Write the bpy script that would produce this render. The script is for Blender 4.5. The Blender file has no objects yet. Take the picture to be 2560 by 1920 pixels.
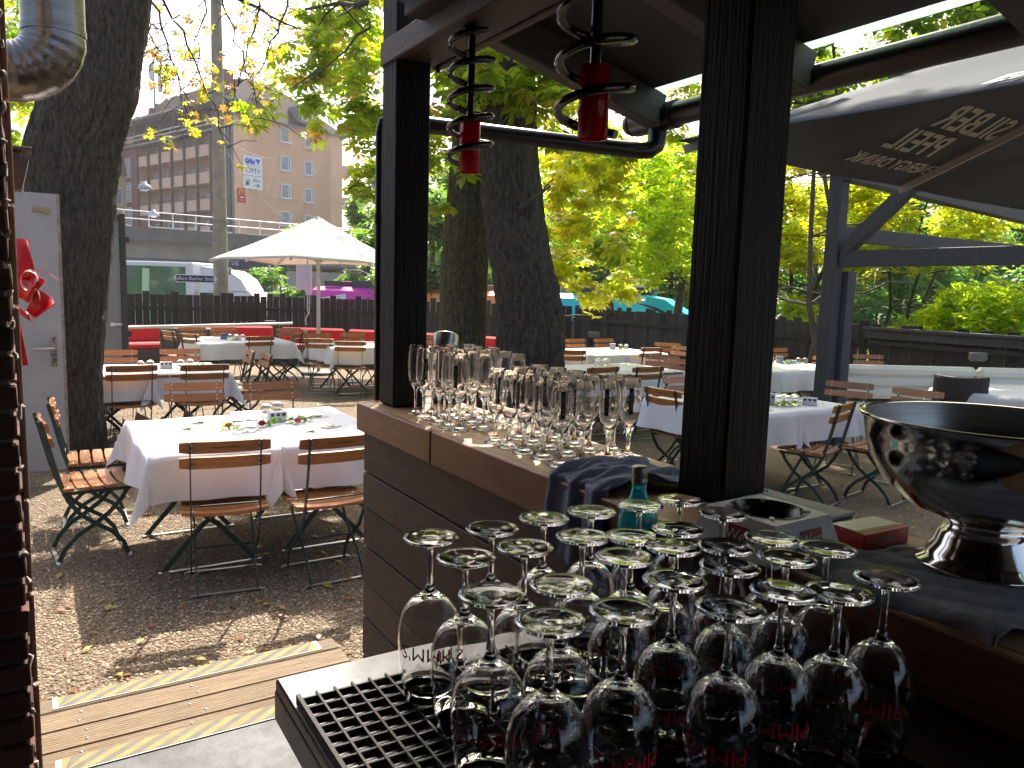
import bpy, math, random
import numpy as np
from mathutils import Vector, Matrix
random.seed(7); rng = np.random.default_rng(7)
S = bpy.context.scene; COL = S.collection
PI = math.pi; R_ = math.radians
# ---------------------------------------------------------------- camera, sky, sun, exposure
YAW = R_(32)          # the bar and the tables line up with the world axes, the camera looks 32 degrees off them
FOC, PITCH, ROLL, EYE = 1923.0, R_(7.0), R_(1.66), 1.70
def g2w(X, Y):        # lateral/depth as seen by the photographer -> world axes
    c, s = math.cos(YAW), math.sin(YAW)
    return (X*c + Y*s, -X*s + Y*c)
_f = Vector((*g2w(0, math.cos(PITCH)), -math.sin(PITCH)))
_r0 = Vector((*g2w(1, 0), 0)); _u0 = _r0.cross(_f)
_r = _r0*math.cos(ROLL) + _u0*math.sin(ROLL); _u = -_r0*math.sin(ROLL) + _u0*math.cos(ROLL)
cam = bpy.data.cameras.new('camera'); camo = bpy.data.objects.new('camera', cam); COL.objects.link(camo)
m = Matrix((_r, _u, -_f)).transposed().to_4x4(); m.translation = (0, 0, EYE); camo.matrix_world = m
cam.sensor_fit = 'HORIZONTAL'; cam.sensor_width = 36; cam.lens = 36*FOC/2560; cam.clip_end = 900; cam.clip_start = .05
S.camera = camo
W = bpy.data.worlds.new('World'); S.world = W; W.use_nodes = True
sk = W.node_tree.nodes.new('ShaderNodeTexSky'); sk.sky_type = 'NISHITA'; sk.sun_disc = False
SUN_E, SUN_A = R_(47), R_(32)
sk.sun_elevation = SUN_E; sk.sun_rotation = SUN_A; sk.dust_density = 6.0; sk.air_density = 1.0
bg = W.node_tree.nodes['Background']; bg.inputs['Strength'].default_value = .14
W.node_tree.links.new(sk.outputs[0], bg.inputs['Color'])
sl = bpy.data.lights.new('sun', 'SUN'); sl.energy = 5.0; sl.angle = R_(.53); sl.color = (1, .93, .82)
so = bpy.data.objects.new('sun', sl); COL.objects.link(so)
sd = Vector((math.sin(SUN_A)*math.cos(SUN_E), math.cos(SUN_A)*math.cos(SUN_E), math.sin(SUN_E)))
so.rotation_euler = sd.to_track_quat('Z', 'Y').to_euler(); so.location = sd*60
S.view_settings.view_transform = 'Standard'; S.view_settings.look = 'None'; S.view_settings.gamma = 1
S.view_settings.exposure = 1.3; S.view_settings.use_curve_mapping = False
S.render.engine = 'CYCLES'
cy = S.cycles; cy.use_denoising = True; cy.max_bounces = 14; cy.transmission_bounces = 14; cy.glossy_bounces = 6
cy.diffuse_bounces = 4; cy.transparent_max_bounces = 16; cy.caustics_refractive = True; cy.caustics_reflective = False
cy.blur_glossy = .5; cy.sample_clamp_indirect = 6
# ---------------------------------------------------------------- materials
MATS = {}
def N(nt, t, **kw):
    n = nt.nodes.new(t)
    for k, v in kw.items():
        if k in n.inputs.keys(): n.inputs[k].default_value = v
        else: setattr(n, k, v)
    return n
def c4(c): return (*c, 1)
def mat(name, col, rough=.6, metal=0, col2=None, scale=6, stretch=(1, 1, 1), bump=0, bscale=None, spec=.5, detail=6, contrast=(.35, .65),
        transl=0, island=0, coat=0):
    if name in MATS: return MATS[name]
    m = bpy.data.materials.new(name); m.use_nodes = True; nt = m.node_tree; L = nt.links.new
    p = nt.nodes['Principled BSDF']; p.inputs['Base Color'].default_value = c4(col)
    p.inputs['Roughness'].default_value = rough; p.inputs['Metallic'].default_value = metal
    p.inputs['Specular IOR Level'].default_value = spec; p.inputs['Coat Weight'].default_value = coat
    if col2 is not None or bump:
        tc = N(nt, 'ShaderNodeTexCoord'); mp = N(nt, 'ShaderNodeMapping'); mp.inputs['Scale'].default_value = stretch
        L(tc.outputs['Object'], mp.inputs['Vector'])
        src = mp.outputs['Vector']
        if island:
            gi = N(nt, 'ShaderNodeObjectInfo'); ad = N(nt, 'ShaderNodeVectorMath', operation='SCALE'); 
            cb = N(nt, 'ShaderNodeCombineXYZ'); L(gi.outputs['Random'], cb.inputs[0]); L(gi.outputs['Random'], cb.inputs[2])
            L(cb.outputs[0], ad.inputs[0]); ad.inputs['Scale'].default_value = 40
            a2 = N(nt, 'ShaderNodeVectorMath', operation='ADD'); L(src, a2.inputs[0]); L(ad.outputs[0], a2.inputs[1]); src = a2.outputs[0]
    if col2 is not None:
        nz = N(nt, 'ShaderNodeTexNoise', Scale=scale, Detail=detail, Roughness=.65); L(src, nz.inputs['Vector'])
        rp = N(nt, 'ShaderNodeValToRGB'); rp.color_ramp.elements[0].position = contrast[0]; rp.color_ramp.elements[1].position = contrast[1]
        rp.color_ramp.elements[0].color = c4(col); rp.color_ramp.elements[1].color = c4(col2)
        L(nz.outputs['Fac'], rp.inputs['Fac']); out = rp.outputs['Color']
        if island:
            hs = N(nt, 'ShaderNodeHueSaturation'); mr = N(nt, 'ShaderNodeMapRange'); L(gi.outputs['Random'], mr.inputs[0])
            mr.inputs[3].default_value = 1-island; mr.inputs[4].default_value = 1+island
            L(mr.outputs[0], hs.inputs['Value']); L(out, hs.inputs['Color']); out = hs.outputs[0]
        L(out, p.inputs['Base Color'])
        rr = N(nt, 'ShaderNodeMapRange'); rr.inputs[3].default_value = max(0, rough-.08); rr.inputs[4].default_value = min(1, rough+.08)
        L(nz.outputs['Fac'], rr.inputs[0]); L(rr.outputs[0], p.inputs['Roughness'])
    if bump:
        nb = N(nt, 'ShaderNodeTexNoise', Scale=bscale or scale*3, Detail=5, Roughness=.6); L(src, nb.inputs['Vector'])
        b = N(nt, 'ShaderNodeBump', Strength=min(1, bump), Distance=.01*max(1, bump)); L(nb.outputs['Fac'], b.inputs['Height']); L(b.outputs[0], p.inputs['Normal'])
    if transl:
        tr = N(nt, 'ShaderNodeBsdfTranslucent'); tr.inputs['Color'].default_value = c4(col); mx = N(nt, 'ShaderNodeMixShader', Fac=transl)
        L(p.outputs[0], mx.inputs[1]); L(tr.outputs[0], mx.inputs[2]); L(mx.outputs[0], nt.nodes['Material Output'].inputs['Surface'])
    MATS[name] = m; return m
def leafmat(name, transl=.55, tboost=1.0):
    if name in MATS: return MATS[name]
    m = bpy.data.materials.new(name); m.use_nodes = True; nt = m.node_tree; L = nt.links.new
    p = nt.nodes['Principled BSDF']; p.inputs['Roughness'].default_value = .45
    a = N(nt, 'ShaderNodeAttribute', attribute_name='Col'); L(a.outputs['Color'], p.inputs['Base Color'])
    mu = N(nt, 'ShaderNodeMix', data_type='RGBA', blend_type='MULTIPLY'); mu.inputs['Factor'].default_value = 1
    L(a.outputs['Color'], mu.inputs['A']); mu.inputs['B'].default_value = (4.9*tboost, 4.8*tboost, 1.3*tboost, 1)
    tr = N(nt, 'ShaderNodeBsdfTranslucent'); L(mu.outputs['Result'], tr.inputs['Color'])
    mx = N(nt, 'ShaderNodeMixShader', Fac=transl); L(p.outputs[0], mx.inputs[1]); L(tr.outputs[0], mx.inputs[2])
    L(mx.outputs[0], nt.nodes['Material Output'].inputs['Surface']); MATS[name] = m; return m
def glassmat(name, col=(1, 1, 1), rough=0, ior=1.5):
    if name in MATS: return MATS[name]
    m = bpy.data.materials.new(name); m.use_nodes = True; p = m.node_tree.nodes['Principled BSDF']
    p.inputs['Base Color'].default_value = c4(col); p.inputs['Roughness'].default_value = rough
    p.inputs['Transmission Weight'].default_value = 1; p.inputs['IOR'].default_value = ior; MATS[name] = m; return m
# ---------------------------------------------------------------- mesh builder
class MB:
    def __init__(s): s.v = []; s.f = []; s.m = []; s.s = []
    def add(s, vs, fs, m=0, sm=False):
        o = len(s.v); s.v += [tuple(v) for v in vs]; s.f += [tuple(i+o for i in f) for f in fs]; s.m += [m]*len(fs); s.s += [sm]*len(fs); return s
    def box(s, c, d, b=0, rot=None, m=0):
        hx, hy, hz = d[0]/2, d[1]/2, d[2]/2; b = min(b, hx*.9, hy*.9, hz*.9)
        vs = []; fs = []
        if b <= 0:
            vs = [(x*hx, y*hy, z*hz) for x in (-1, 1) for y in (-1, 1) for z in (-1, 1)]
            fs = [(0, 1, 3, 2), (4, 6, 7, 5), (0, 4, 5, 1), (2, 3, 7, 6), (0, 2, 6, 4), (1, 5, 7, 3)]
        else:
            idx = {}
            for x in (-1, 1):
                for y in (-1, 1):
                    for z in (-1, 1):
                        for k, p in enumerate(((hx, hy-b, hz-b), (hx-b, hy, hz-b), (hx-b, hy-b, hz))):
                            idx[x, y, z, k] = len(vs); vs.append((x*p[0], y*p[1], z*p[2]))
            I = lambda x, y, z, k: idx[x, y, z, k]
            for a in (-1, 1):
                fs.append(tuple(I(a, y, z, 0) for y, z in ((-1, -1), (1, -1), (1, 1), (-1, 1))))
                fs.append(tuple(I(x, a, z, 1) for x, z in ((-1, -1), (-1, 1), (1, 1), (1, -1))))
                fs.append(tuple(I(x, y, a, 2) for x, y in ((-1, -1), (1, -1), (1, 1), (-1, 1))))
                for e in (-1, 1):
                    fs.append((I(a, e, -1, 0), I(a, e, 1, 0), I(a, e, 1, 1), I(a, e, -1, 1)))
                    fs.append((I(a, -1, e, 0), I(a, 1, e, 0), I(a, 1, e, 2), I(a, -1, e, 2)))
                    fs.append((I(-1, a, e, 1), I(1, a, e, 1), I(1, a, e, 2), I(-1, a, e, 2)))
                    for z in (-1, 1): fs.append((I(a, e, z, 0), I(a, e, z, 1), I(a, e, z, 2)))
        M = rot if rot is not None else Matrix.Identity(3)
        C = Vector(c); return s.add([C + M @ Vector(v) for v in vs], fs, m)
    def bar(s, p0, p1, w, h, up=(0, 0, 1), b=0, m=0):
        p0, p1 = Vector(p0), Vector(p1); y = (p1-p0); L = y.length; y.normalize(); x = y.cross(Vector(up))
        if x.length < 1e-4: x = y.cross(Vector((1, 0, 0)))
        x.normalize(); z = x.cross(y); return s.box((p0+p1)/2, (w, L, h), b, Matrix((x, y, z)).transposed(), m)
    def tube(s, pts, r, n=8, m=0, cap=True, sm=True, noise=None):
        P = [Vector(p) for p in pts]; rs = r if isinstance(r, (list, tuple)) else [r]*len(P)
        t = (P[1]-P[0]).normalized(); a = t.orthogonal().normalized(); vs = []; fs = []
        for i, p in enumerate(P):
            t2 = (P[min(i+1, len(P)-1)]-P[max(i-1, 0)]).normalized()
            a = (a - t2*a.dot(t2)).normalized(); bb = t2.cross(a)
            for k in range(n):
                q = 2*PI*k/n; rr = rs[i]*(1+(noise(k, i) if noise else 0)); vs.append(p+(a*math.cos(q)+bb*math.sin(q))*rr)
        for i in range(len(P)-1):
            for k in range(n): fs.append((i*n+k, i*n+(k+1) % n, (i+1)*n+(k+1) % n, (i+1)*n+k))
        s.add(vs, fs, m, sm)
        if cap: s.add(vs[:n], [tuple(range(n))[::-1]], m); s.add(vs[-n:], [tuple(range(n))], m)
        return s
    def strip(s, pts, w, t, wd=(1, 0, 0), m=0):      # flat bar of width w (along wd) and thickness t following pts
        P = [Vector(p) for p in pts]; wd = Vector(wd).normalized(); vs = []; fs = []
        for i, p in enumerate(P):
            t2 = (P[min(i+1, len(P)-1)]-P[max(i-1, 0)]).normalized(); nn = t2.cross(wd).normalized()
            for a, b in ((-1, -1), (1, -1), (1, 1), (-1, 1)): vs.append(p+wd*a*w/2+nn*b*t/2)
        for i in range(len(P)-1):
            for k in range(4): fs.append((i*4+k, i*4+(k+1) % 4, i*4+4+(k+1) % 4, i*4+4+k))
        n = len(vs); fs += [(3, 2, 1, 0), (n-4, n-3, n-2, n-1)]; return s.add(vs, fs, m)
    def lathe(s, prof, n=24, c=(0, 0, 0), m=0, sm=True):
        vs = []; fs = []; k = len(prof)
        for j in range(n):
            q = 2*PI*j/n
            for r, z in prof: vs.append((c[0]+max(r, 1e-5)*math.cos(q), c[1]+max(r, 1e-5)*math.sin(q), c[2]+z))
        for j in range(n):
            for i in range(k-1): fs.append((j*k+i, ((j+1) % n)*k+i, ((j+1) % n)*k+i+1, j*k+i+1))
        return s.add(vs, fs, m, sm)
    def prism(s, poly, t, M=None, m=0):              # 2-D outline extruded by t along local z
        n = len(poly); vs = [Vector((x, y, 0)) for x, y in poly]+[Vector((x, y, t)) for x, y in poly]
        if M is not None: vs = [M @ v for v in vs]
        fs = [tuple(range(n))[::-1], tuple(range(n, 2*n))]+[(i, (i+1) % n, n+(i+1) % n, n+i) for i in range(n)]
        return s.add(vs, fs, m)
    def text(s, txt, size, M=None, m=0, shear=0, f=None, ext=0, off=0, ax='CENTER'):
        cu = bpy.data.curves.new('t', 'FONT'); cu.body = txt; cu.size = size; cu.align_x = ax; cu.align_y = 'CENTER'; cu.shear = shear
        cu.resolution_u = 2; cu.extrude = ext; cu.offset = off
        o = bpy.data.objects.new('t', cu); me = bpy.data.meshes.new_from_object(o)
        vs = [v.co.copy() for v in me.vertices]
        if M is not None: vs = [M @ v for v in vs]
        if f: vs = [f(v) for v in vs]
        s.add(vs, [tuple(p.vertices) for p in me.polygons], m)
        bpy.data.objects.remove(o); bpy.data.meshes.remove(me); bpy.data.curves.remove(cu); return s
    def mesh(s, name, mats):
        me = bpy.data.meshes.new(name); me.from_pydata(s.v, [], s.f)
        for q in (mats if isinstance(mats, (list, tuple)) else [mats]): me.materials.append(q)
        me.polygons.foreach_set('material_index', s.m); me.polygons.foreach_set('use_smooth', s.s); me.update(); return me
    def build(s, name, mats, parent=None, loc=(0, 0, 0), rz=0, **kw):
        return link(name, s.mesh(name, mats), parent, loc, rz, **kw)
def link(name, data, parent=None, loc=(0, 0, 0), rz=0, label=None, cat=None, group=None, kind=None):
    o = bpy.data.objects.new(name, data); COL.objects.link(o); o.location = loc; o.rotation_euler = (0, 0, rz)
    if parent is not None: o.parent = parent
    return tag(o, label, cat, group, kind)
def tag(o, label=None, cat=None, group=None, kind=None):
    for k, v in (('label', label), ('category', cat), ('group', group), ('kind', kind)):
        if v: o[k] = v
    return o
def thing(name, label, cat, loc=(0, 0, 0), rz=0, group=None): return link(name, None, None, loc, rz, label, cat, group)
def kids(o): return [c for c in COL.objects if c.parent == o]
KID = {}
def copy_tree(o, loc=None, rz=None, label=None, group=None, parent=None):
    if o.name not in KID: KID[o.name] = kids(o)
    c = o.copy(); COL.objects.link(c)
    if parent is not None: c.parent = parent
    if loc is not None: c.location = loc
    if rz is not None: c.rotation_euler = (0, 0, rz)
    if label: c['label'] = label
    if group: c['group'] = group
    for ch in KID[o.name]: copy_tree(ch, parent=c)
    return c
def npmesh(name, V, Q, mats, col=None, smooth=False):     # numpy verts (n,3), quads or tris (m,k)
    me = bpy.data.meshes.new(name); k = Q.shape[1]
    me.vertices.add(len(V)); me.vertices.foreach_set('co', np.ascontiguousarray(V, dtype=np.float32).ravel())
    me.loops.add(Q.size); me.loops.foreach_set('vertex_index', np.ascontiguousarray(Q, dtype=np.int32).ravel())
    me.polygons.add(len(Q)); me.polygons.foreach_set('loop_start', np.arange(0, Q.size, k, dtype=np.int32))
    me.update(calc_edges=True)
    if smooth: me.polygons.foreach_set('use_smooth', np.ones(len(Q), bool))
    if col is not None:
        a = me.color_attributes.new('Col', 'FLOAT_COLOR', 'POINT'); cc = np.ones((len(V), 4), np.float32); cc[:, :3] = col; a.data.foreach_set('color', cc.ravel())
    for q in (mats if isinstance(mats, (list, tuple)) else [mats]): me.materials.append(q)
    return me
# ---------------------------------------------------------------- foliage
def frames(n, tilt=1.0, rs=rng):
    az = rs.uniform(0, 2*PI, n); ti = np.abs(rs.normal(0, .55*tilt, n)); ta = rs.uniform(0, 2*PI, n)
    nz = np.stack([np.sin(ti)*np.cos(ta), np.sin(ti)*np.sin(ta), np.cos(ti)], 1)
    x = np.stack([np.cos(az), np.sin(az), np.zeros(n)], 1); x -= nz*(x*nz).sum(1, keepdims=True); x /= np.linalg.norm(x, axis=1, keepdims=True)
    y = np.cross(nz, x); return np.stack([x, y, nz], 2)      # columns
def tmpl_palm():
    V = []; Q = []
    for j, (a, l) in enumerate(((-128, .62), (-72, .85), (-24, 1), (24, 1), (72, .85), (128, .62))):
        a = R_(a); ca, sa = math.cos(a), math.sin(a); w = .24*l; o = len(V)
        for x, y, z in ((.04, 0, 0), (.66*l, w, -.1*l), (l, 0, -.34*l), (.66*l, -w, -.1*l), (.55*l, 0, -.02)): V.append((x*ca-y*sa, x*sa+y*ca, z))
        Q += [(o, o+4, o+2, o+1), (o, o+3, o+2, o+4)]
    return np.array(V), np.array(Q)
def tmpl_oval():
    return np.array([(0, 0, 0), (.5, .26, -.05), (1, 0, -.25), (.5, -.26, -.05), (.5, 0, .02)]), np.array([(0, 4, 2, 1), (0, 3, 2, 4)])
def tmpl_spray():          # a twig's worth of small leaves, for trees farther off
    V = []; Q = []
    r = random.Random(3)
    for j in range(7):
        t = j/6; a = (1 if j % 2 else -1)*R_(55)+r.uniform(-.3, .3); ca, sa = math.cos(a), math.sin(a); o = len(V); l = .5
        bx, by, bz = t*.8-.2, 0, r.uniform(-.12, .12)
        for x, y, z in ((0, 0, 0), (.5*l, .2*l, .04), (l, 0, -.12), (.5*l, -.2*l, .04)): V.append((bx+x*ca-y*sa, by+x*sa+y*ca, bz+z+r.uniform(-.03, .03)))
        Q += [(o, o+3, o+2, o+1)]
    return np.array(V), np.array(Q)
TM = dict(palm=tmpl_palm(), oval=tmpl_oval(), spray=tmpl_spray())
PAL = dict(
 chest=[(.085, .135, .016, 4), (.12, .165, .018, 4), (.165, .185, .02, 3), (.21, .19, .02, .8), (.2, .1, .025, .25)],
 chestgreen=[(.05, .1, .014, 4), (.08, .125, .017, 4), (.13, .16, .02, 2), (.19, .16, .02, .7)],
 brown=[(.13, .14, .02, 3), (.17, .16, .025, 2.4), (.16, .1, .03, 1.2), (.1, .05, .02, 1.2)],
 yellow=[(.19, .21, .02, 4), (.22, .21, .02, 3), (.14, .19, .02, 3), (.24, .17, .03, .6)],
 green=[(.06, .115, .026, 4), (.08, .14, .028, 4), (.105, .165, .03, 2)],
 lime=[(.13, .2, .02, 3), (.18, .235, .024, 3), (.235, .245, .03, 2)],
 dark=[(.04, .085, .034, 4), (.055, .105, .036, 3), (.07, .12, .036, 1)],
 blue=[(.05, .11, .065, 4), (.065, .13, .07, 3), (.085, .15, .06, 2)])
def leaf_mesh(name, P, size, kind, pal, tilt=1.0, mt=None, svar=.25):
    T, Q = TM[kind]; n = len(P); F = frames(n, tilt); sc = size*(1+rng.uniform(-svar, svar, n))
    V = np.einsum('nij,kj->nki', F, T)*sc[:, None, None]+P[:, None, :]
    pl = np.array(PAL[pal]); w = pl[:, 3]/pl[:, 3].sum(); ci = rng.choice(len(pl), n, p=w)
    c = pl[ci, :3]*rng.uniform(.75, 1.25, (n, 1)); c = np.repeat(c[:, None, :], len(T), 1)
    QQ = (Q[None]+np.arange(n)[:, None, None]*len(T)).reshape(-1, Q.shape[1])
    return npmesh(name, V.reshape(-1, 3), QQ, mt or leafmat('leaf'), c.reshape(-1, 3))
def clump_pts(clumps):      # (x,y,z,r,n): leaf positions gathered round twig ends inside each clump
    out = []
    for (x, y, z, r, n) in clumps:
        n = int(n)
        if n < 1: continue
        k = max(1, n//9); d = rng.normal(size=(k, 3)); d /= np.linalg.norm(d, axis=1, keepdims=True)
        cen = d*(r*rng.uniform(.25, 1, (k, 1))**.6); cen[:, 2] *= .75
        p = cen[rng.integers(0, k, n)]+rng.normal(0, r*.2, (n, 3)); out.append(p+np.array([x, y, z]))
    return np.concatenate(out)
def limb(mb, p0, p1, r0, r1, n=7, seg=5, wob=.12, m=0):
    p0, p1 = Vector(p0), Vector(p1); L = (p1-p0).length; pts = []
    for i in range(seg+1):
        t = i/seg; q = p0.lerp(p1, t)
        if 0 < i < seg: q += Vector([random.uniform(-1, 1) for _ in range(3)])*wob*L/seg
        pts.append(q)
    mb.tube(pts, [r0+(r1-r0)*i/seg for i in range(seg+1)], n, m); return pts
# ================================================================ setting: ground, road, bar floor
def at(px, py, Y):     # point seen in that direction at ground distance Y in front of the camera (photograph measured 2212 px wide)
    k = 2560/2212; d = _f + _r*((px*k-1280)/FOC) - _u*((py*k-960)/FOC)
    g = d.x*math.sin(YAW)+d.y*math.cos(YAW); return Vector((0, 0, EYE))+d*(Y/g)
gravel = mat('gravel_ground', (.08, .055, .033), .95, col2=(.26, .19, .118), scale=70, bump=1.2, bscale=90, contrast=(.38, .62), detail=8)
MB().box((-1.5, 7, -.9), (27.6, 27.6, 1.8)).build('ground', gravel, kind='structure')
MB().box((0, 0, -2.1), (800, 800, .6)).build('road', mat('asphalt', (.075, .074, .072), .9, col2=(.11, .108, .104), scale=3, bump=.3), kind='structure')
steel_plate = mat('floor_plate', (.085, .084, .088), .62, .3, col2=(.05, .05, .054), scale=9, bump=.15, bscale=40)
MB().box((.85, .2, .085), (3.9, 4.78, .17), .004).build('floor', steel_plate, kind='structure')
# pebbles on the near ground, fallen leaves
def pebbles(n, umin, umax, vmin, vmax, smin, smax):
    C = np.stack([rng.uniform(umin, umax, n), rng.uniform(vmin, vmax, n), np.zeros(n)], 1)
    T = np.array([(1, 0, 0), (0, 1, 0), (-1, 0, 0), (0, -1, 0), (0, 0, .8), (0, 0, -.5)], float)
    T2 = T[None]*(1+rng.uniform(-.35, .35, (n, 6, 3)))*rng.uniform(smin, smax, (n, 1, 1)); T2[:, :, 2] *= .75
    a = rng.uniform(0, 2*PI, n); ca, sa = np.cos(a)[:, None], np.sin(a)[:, None]
    V = np.stack([T2[:, :, 0]*ca-T2[:, :, 1]*sa*.8, T2[:, :, 0]*sa+T2[:, :, 1]*ca*.8, T2[:, :, 2]], 2)+C[:, None, :]
    V[:, :, 2] += .003
    F = np.array([(0, 1, 4), (1, 2, 4), (2, 3, 4), (3, 0, 4)]); Q = (F[None]+np.arange(n)[:, None, None]*6).reshape(-1, 3)
    col = np.array([(.3, .225, .145), (.2, .14, .085), (.4, .32, .22), (.12, .085, .052), (.27, .17, .10)])[rng.integers(0, 5, n)]*rng.uniform(.7, 1.2, (n, 1))
    return V.reshape(-1, 3), Q, np.repeat(col[:, None], 6, 1).reshape(-1, 3)
pm = bpy.data.materials.new('pebble'); pm.use_nodes = True; _a = N(pm.node_tree, 'ShaderNodeAttribute', attribute_name='Col')
pm.node_tree.links.new(_a.outputs['Color'], pm.node_tree.nodes['Principled BSDF'].inputs['Base Color']); pm.node_tree.nodes['Principled BSDF'].inputs['Roughness'].default_value = .85
V1, Q1, C1 = pebbles(38000, -.2, 2.2, 3.12, 6.2, .004, .0105); V2, Q2, C2 = pebbles(26000, -.3, 9, 6.0, 11.5, .007, .014)
V3, Q3, C3 = pebbles(15000, 1.5, 7.5, .3, 6.2, .006, .012)
link('gravel', npmesh('gravel', np.concatenate([V1, V2, V3]), np.concatenate([Q1, Q2+len(V1), Q3+len(V1)+len(V2)]), pm, np.concatenate([C1, C2, C3])), kind='stuff')
n = 420
P = np.stack([rng.uniform(-.2, 9, n), rng.uniform(3.1, 12, n), np.full(n, .02)], 1); P[:70, 0] = rng.uniform(-.1, 2, 70); P[:70, 1] = rng.uniform(3.15, 5, 70)
P[70:160, 0] = rng.uniform(1.6, 6, 90); P[70:160, 1] = rng.uniform(.5, 4, 90)
PAL['fallen'] = [(.32, .2, .05, 2), (.25, .1, .03, 2), (.36, .3, .08, 2), (.15, .07, .03, 2)]
link('fallen_leaves', leaf_mesh('fallen_leaves', P, .06, 'oval', 'fallen', tilt=.35, mt=leafmat('dry_leaf', .2)), kind='stuff')
# ================================================================ bar: brick pillar, deck step, counter
brickm = mat('brick', (.06, .022, .017), .9, col2=(.11, .042, .03), scale=14, bump=.5, bscale=50, island=.3)
mort = mat('mortar', (.2, .175, .15), .95, col2=(.13, .115, .1), scale=25, bump=.6)
pil = thing('brick_pillar', 'dark brick pillar with rough mortar joints at the left edge', 'pillar', (-.046, 2.32, 0))
MB().box((-.462, .33, 1.7), (.9, .64, 3.4)).build('mortar', mort, pil)
mbk = {}
def brick(w, d, k):
    if (w, d, k) not in mbk:
        r = random.Random(k); b = MB().box((0, 0, 0), (w, d, .061), .005)
        b.v = [(x+r.uniform(-.002, .002), y+r.uniform(-.002, .002), z+r.uniform(-.0015, .0015)) for x, y, z in b.v]; mbk[w, d, k] = b.mesh('brick', brickm)
    return mbk[w, d, k]
for i in range(45):
    z = .04+i*.075; o = (i % 2)*.12
    for j in range(3): link('brick', brick(.228, .1, (i+j) % 5), pil, (-.114-.24*j-o+random.uniform(-.003, .003)+.003, .046, z))
    if o: link('brick', brick(.108, .1, 7), pil, (-.054, .046, z))
    for j in range(2): link('brick', brick(.1, .228, (i+j) % 5+10), pil, (-.05+random.uniform(-.002, .007), .225+.24*j+o*.3, z))
mb = MB()
for i in range(45):          # mortar squeezed out of the joints along the corner
    z = .0775+i*.075
    if random.random() < .75:
        pts = [(.004+random.uniform(-.006, .007), -.004+random.uniform(0, .02), z+random.uniform(-.012, .012)+q) for q in (-.01, 0, .012)]
        mb.tube(pts, [.004, random.uniform(.006, .011), .003], 6)
mb.build('mortar_bead', mat('mortar_pale', (.5, .45, .4), .95, col2=(.4, .36, .32), scale=30, bump=.5), pil)
rvm = mat('sunlit_reveal', (.40, .27, .21), .85, col2=(.27, .17, .13), scale=10, stretch=(9, 9, .5), bump=.6)  # pale colour of the added strips stands for the reveal's sunlit brick side faces
for i in range(13):
    h = .255; MB().box((0, 0, 0), (.013, .022, h), .003).build('reveal_strip', rvm, pil, (.0115+random.uniform(-.002, .002), .10+random.uniform(-.004, .004), .05+h/2+i*.262)); MB().box((0, 0, 0), (.012, .022, h), .003).build('reveal_strip', rvm, pil, (.010+random.uniform(-.002, .002), .135+random.uniform(-.004, .004), -.05+h/2+i*.262+.1))
deckm = mat('deck_wood', (.125, .083, .048), .8, col2=(.235, .168, .10), scale=7, stretch=(1, 14, 14), bump=.5, bscale=20, island=.15)
step = thing('deck_step', 'weathered wooden step with two yellow striped edge strips', 'step', (.5, 2.63, 0))
MB().box((0, .26, .055), (1.12, .5, .11)).build('step_base', mat('dark_timber', (.06, .045, .035), .8), step)
for k, y in enumerate((.075, .21, .345, .47)):
    b = MB().box((0, 0, 0), (1.14, .129 if k < 3 else .1, .035), .004)
    for q in range(9):
        yy = -.058+q*.0145
        if k < 3: b.box((0, yy, .0172), (1.13, .006, .0018))
    b.build('deck_board', deckm, step, (0, y, .132-.0*k))
    sc = MB()
    for sx in (-.42, -.05, .38):
        for sy in (-.03, .03): sc.lathe([(0, .003), (.005, .002), (.006, 0)], 8, (sx+random.uniform(-.03, .03), y+sy, .15))
    sc.build('screw', mat('screw_steel', (.35, .33, .3), .5, .8), step)
yel = mat('worn_yellow', (.30, .2, .06), .8, col2=(.22, .16, .065), scale=14, bump=.2); gry = mat('worn_grey', (.10, .097, .08), .85, col2=(.15, .138, .11), scale=18, bump=.2)
whi = mat('strip_white', (.5, .49, .46), .5)
def hazard(name, y, z, w, dx):
    s0 = MB().box((0, 0, .001), (.99, w, .002)).build(name, whi, step, (dx, y, z))
    b = MB(); g = MB(); n = 22; t = .955/n
    for i in range(-3, n+1):
        x0 = -.4775+i*t; sh = 2.6*t; q = [(x0, -w*.44), (x0+t, -w*.44), (x0+t+sh, w*.48), (x0+sh, w*.48)]
        q = [(min(max(x, -.4775), .4775), yy) for x, yy in q]
        M = Matrix.Translation((0, 0, .0022)); 
        if abs(q[1][0]-q[0][0])+abs(q[2][0]-q[3][0]) > 1e-4: (b if i % 2 else g).prism(q, .0008, M)
    b.build('yellow_stripe', yel, s0); g.build('grey_stripe', gry, s0)
hazard('hazard_strip', .475, .1505, .085, .0); hazard('hazard_strip', .005, .1705, .085, -.0)
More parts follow.
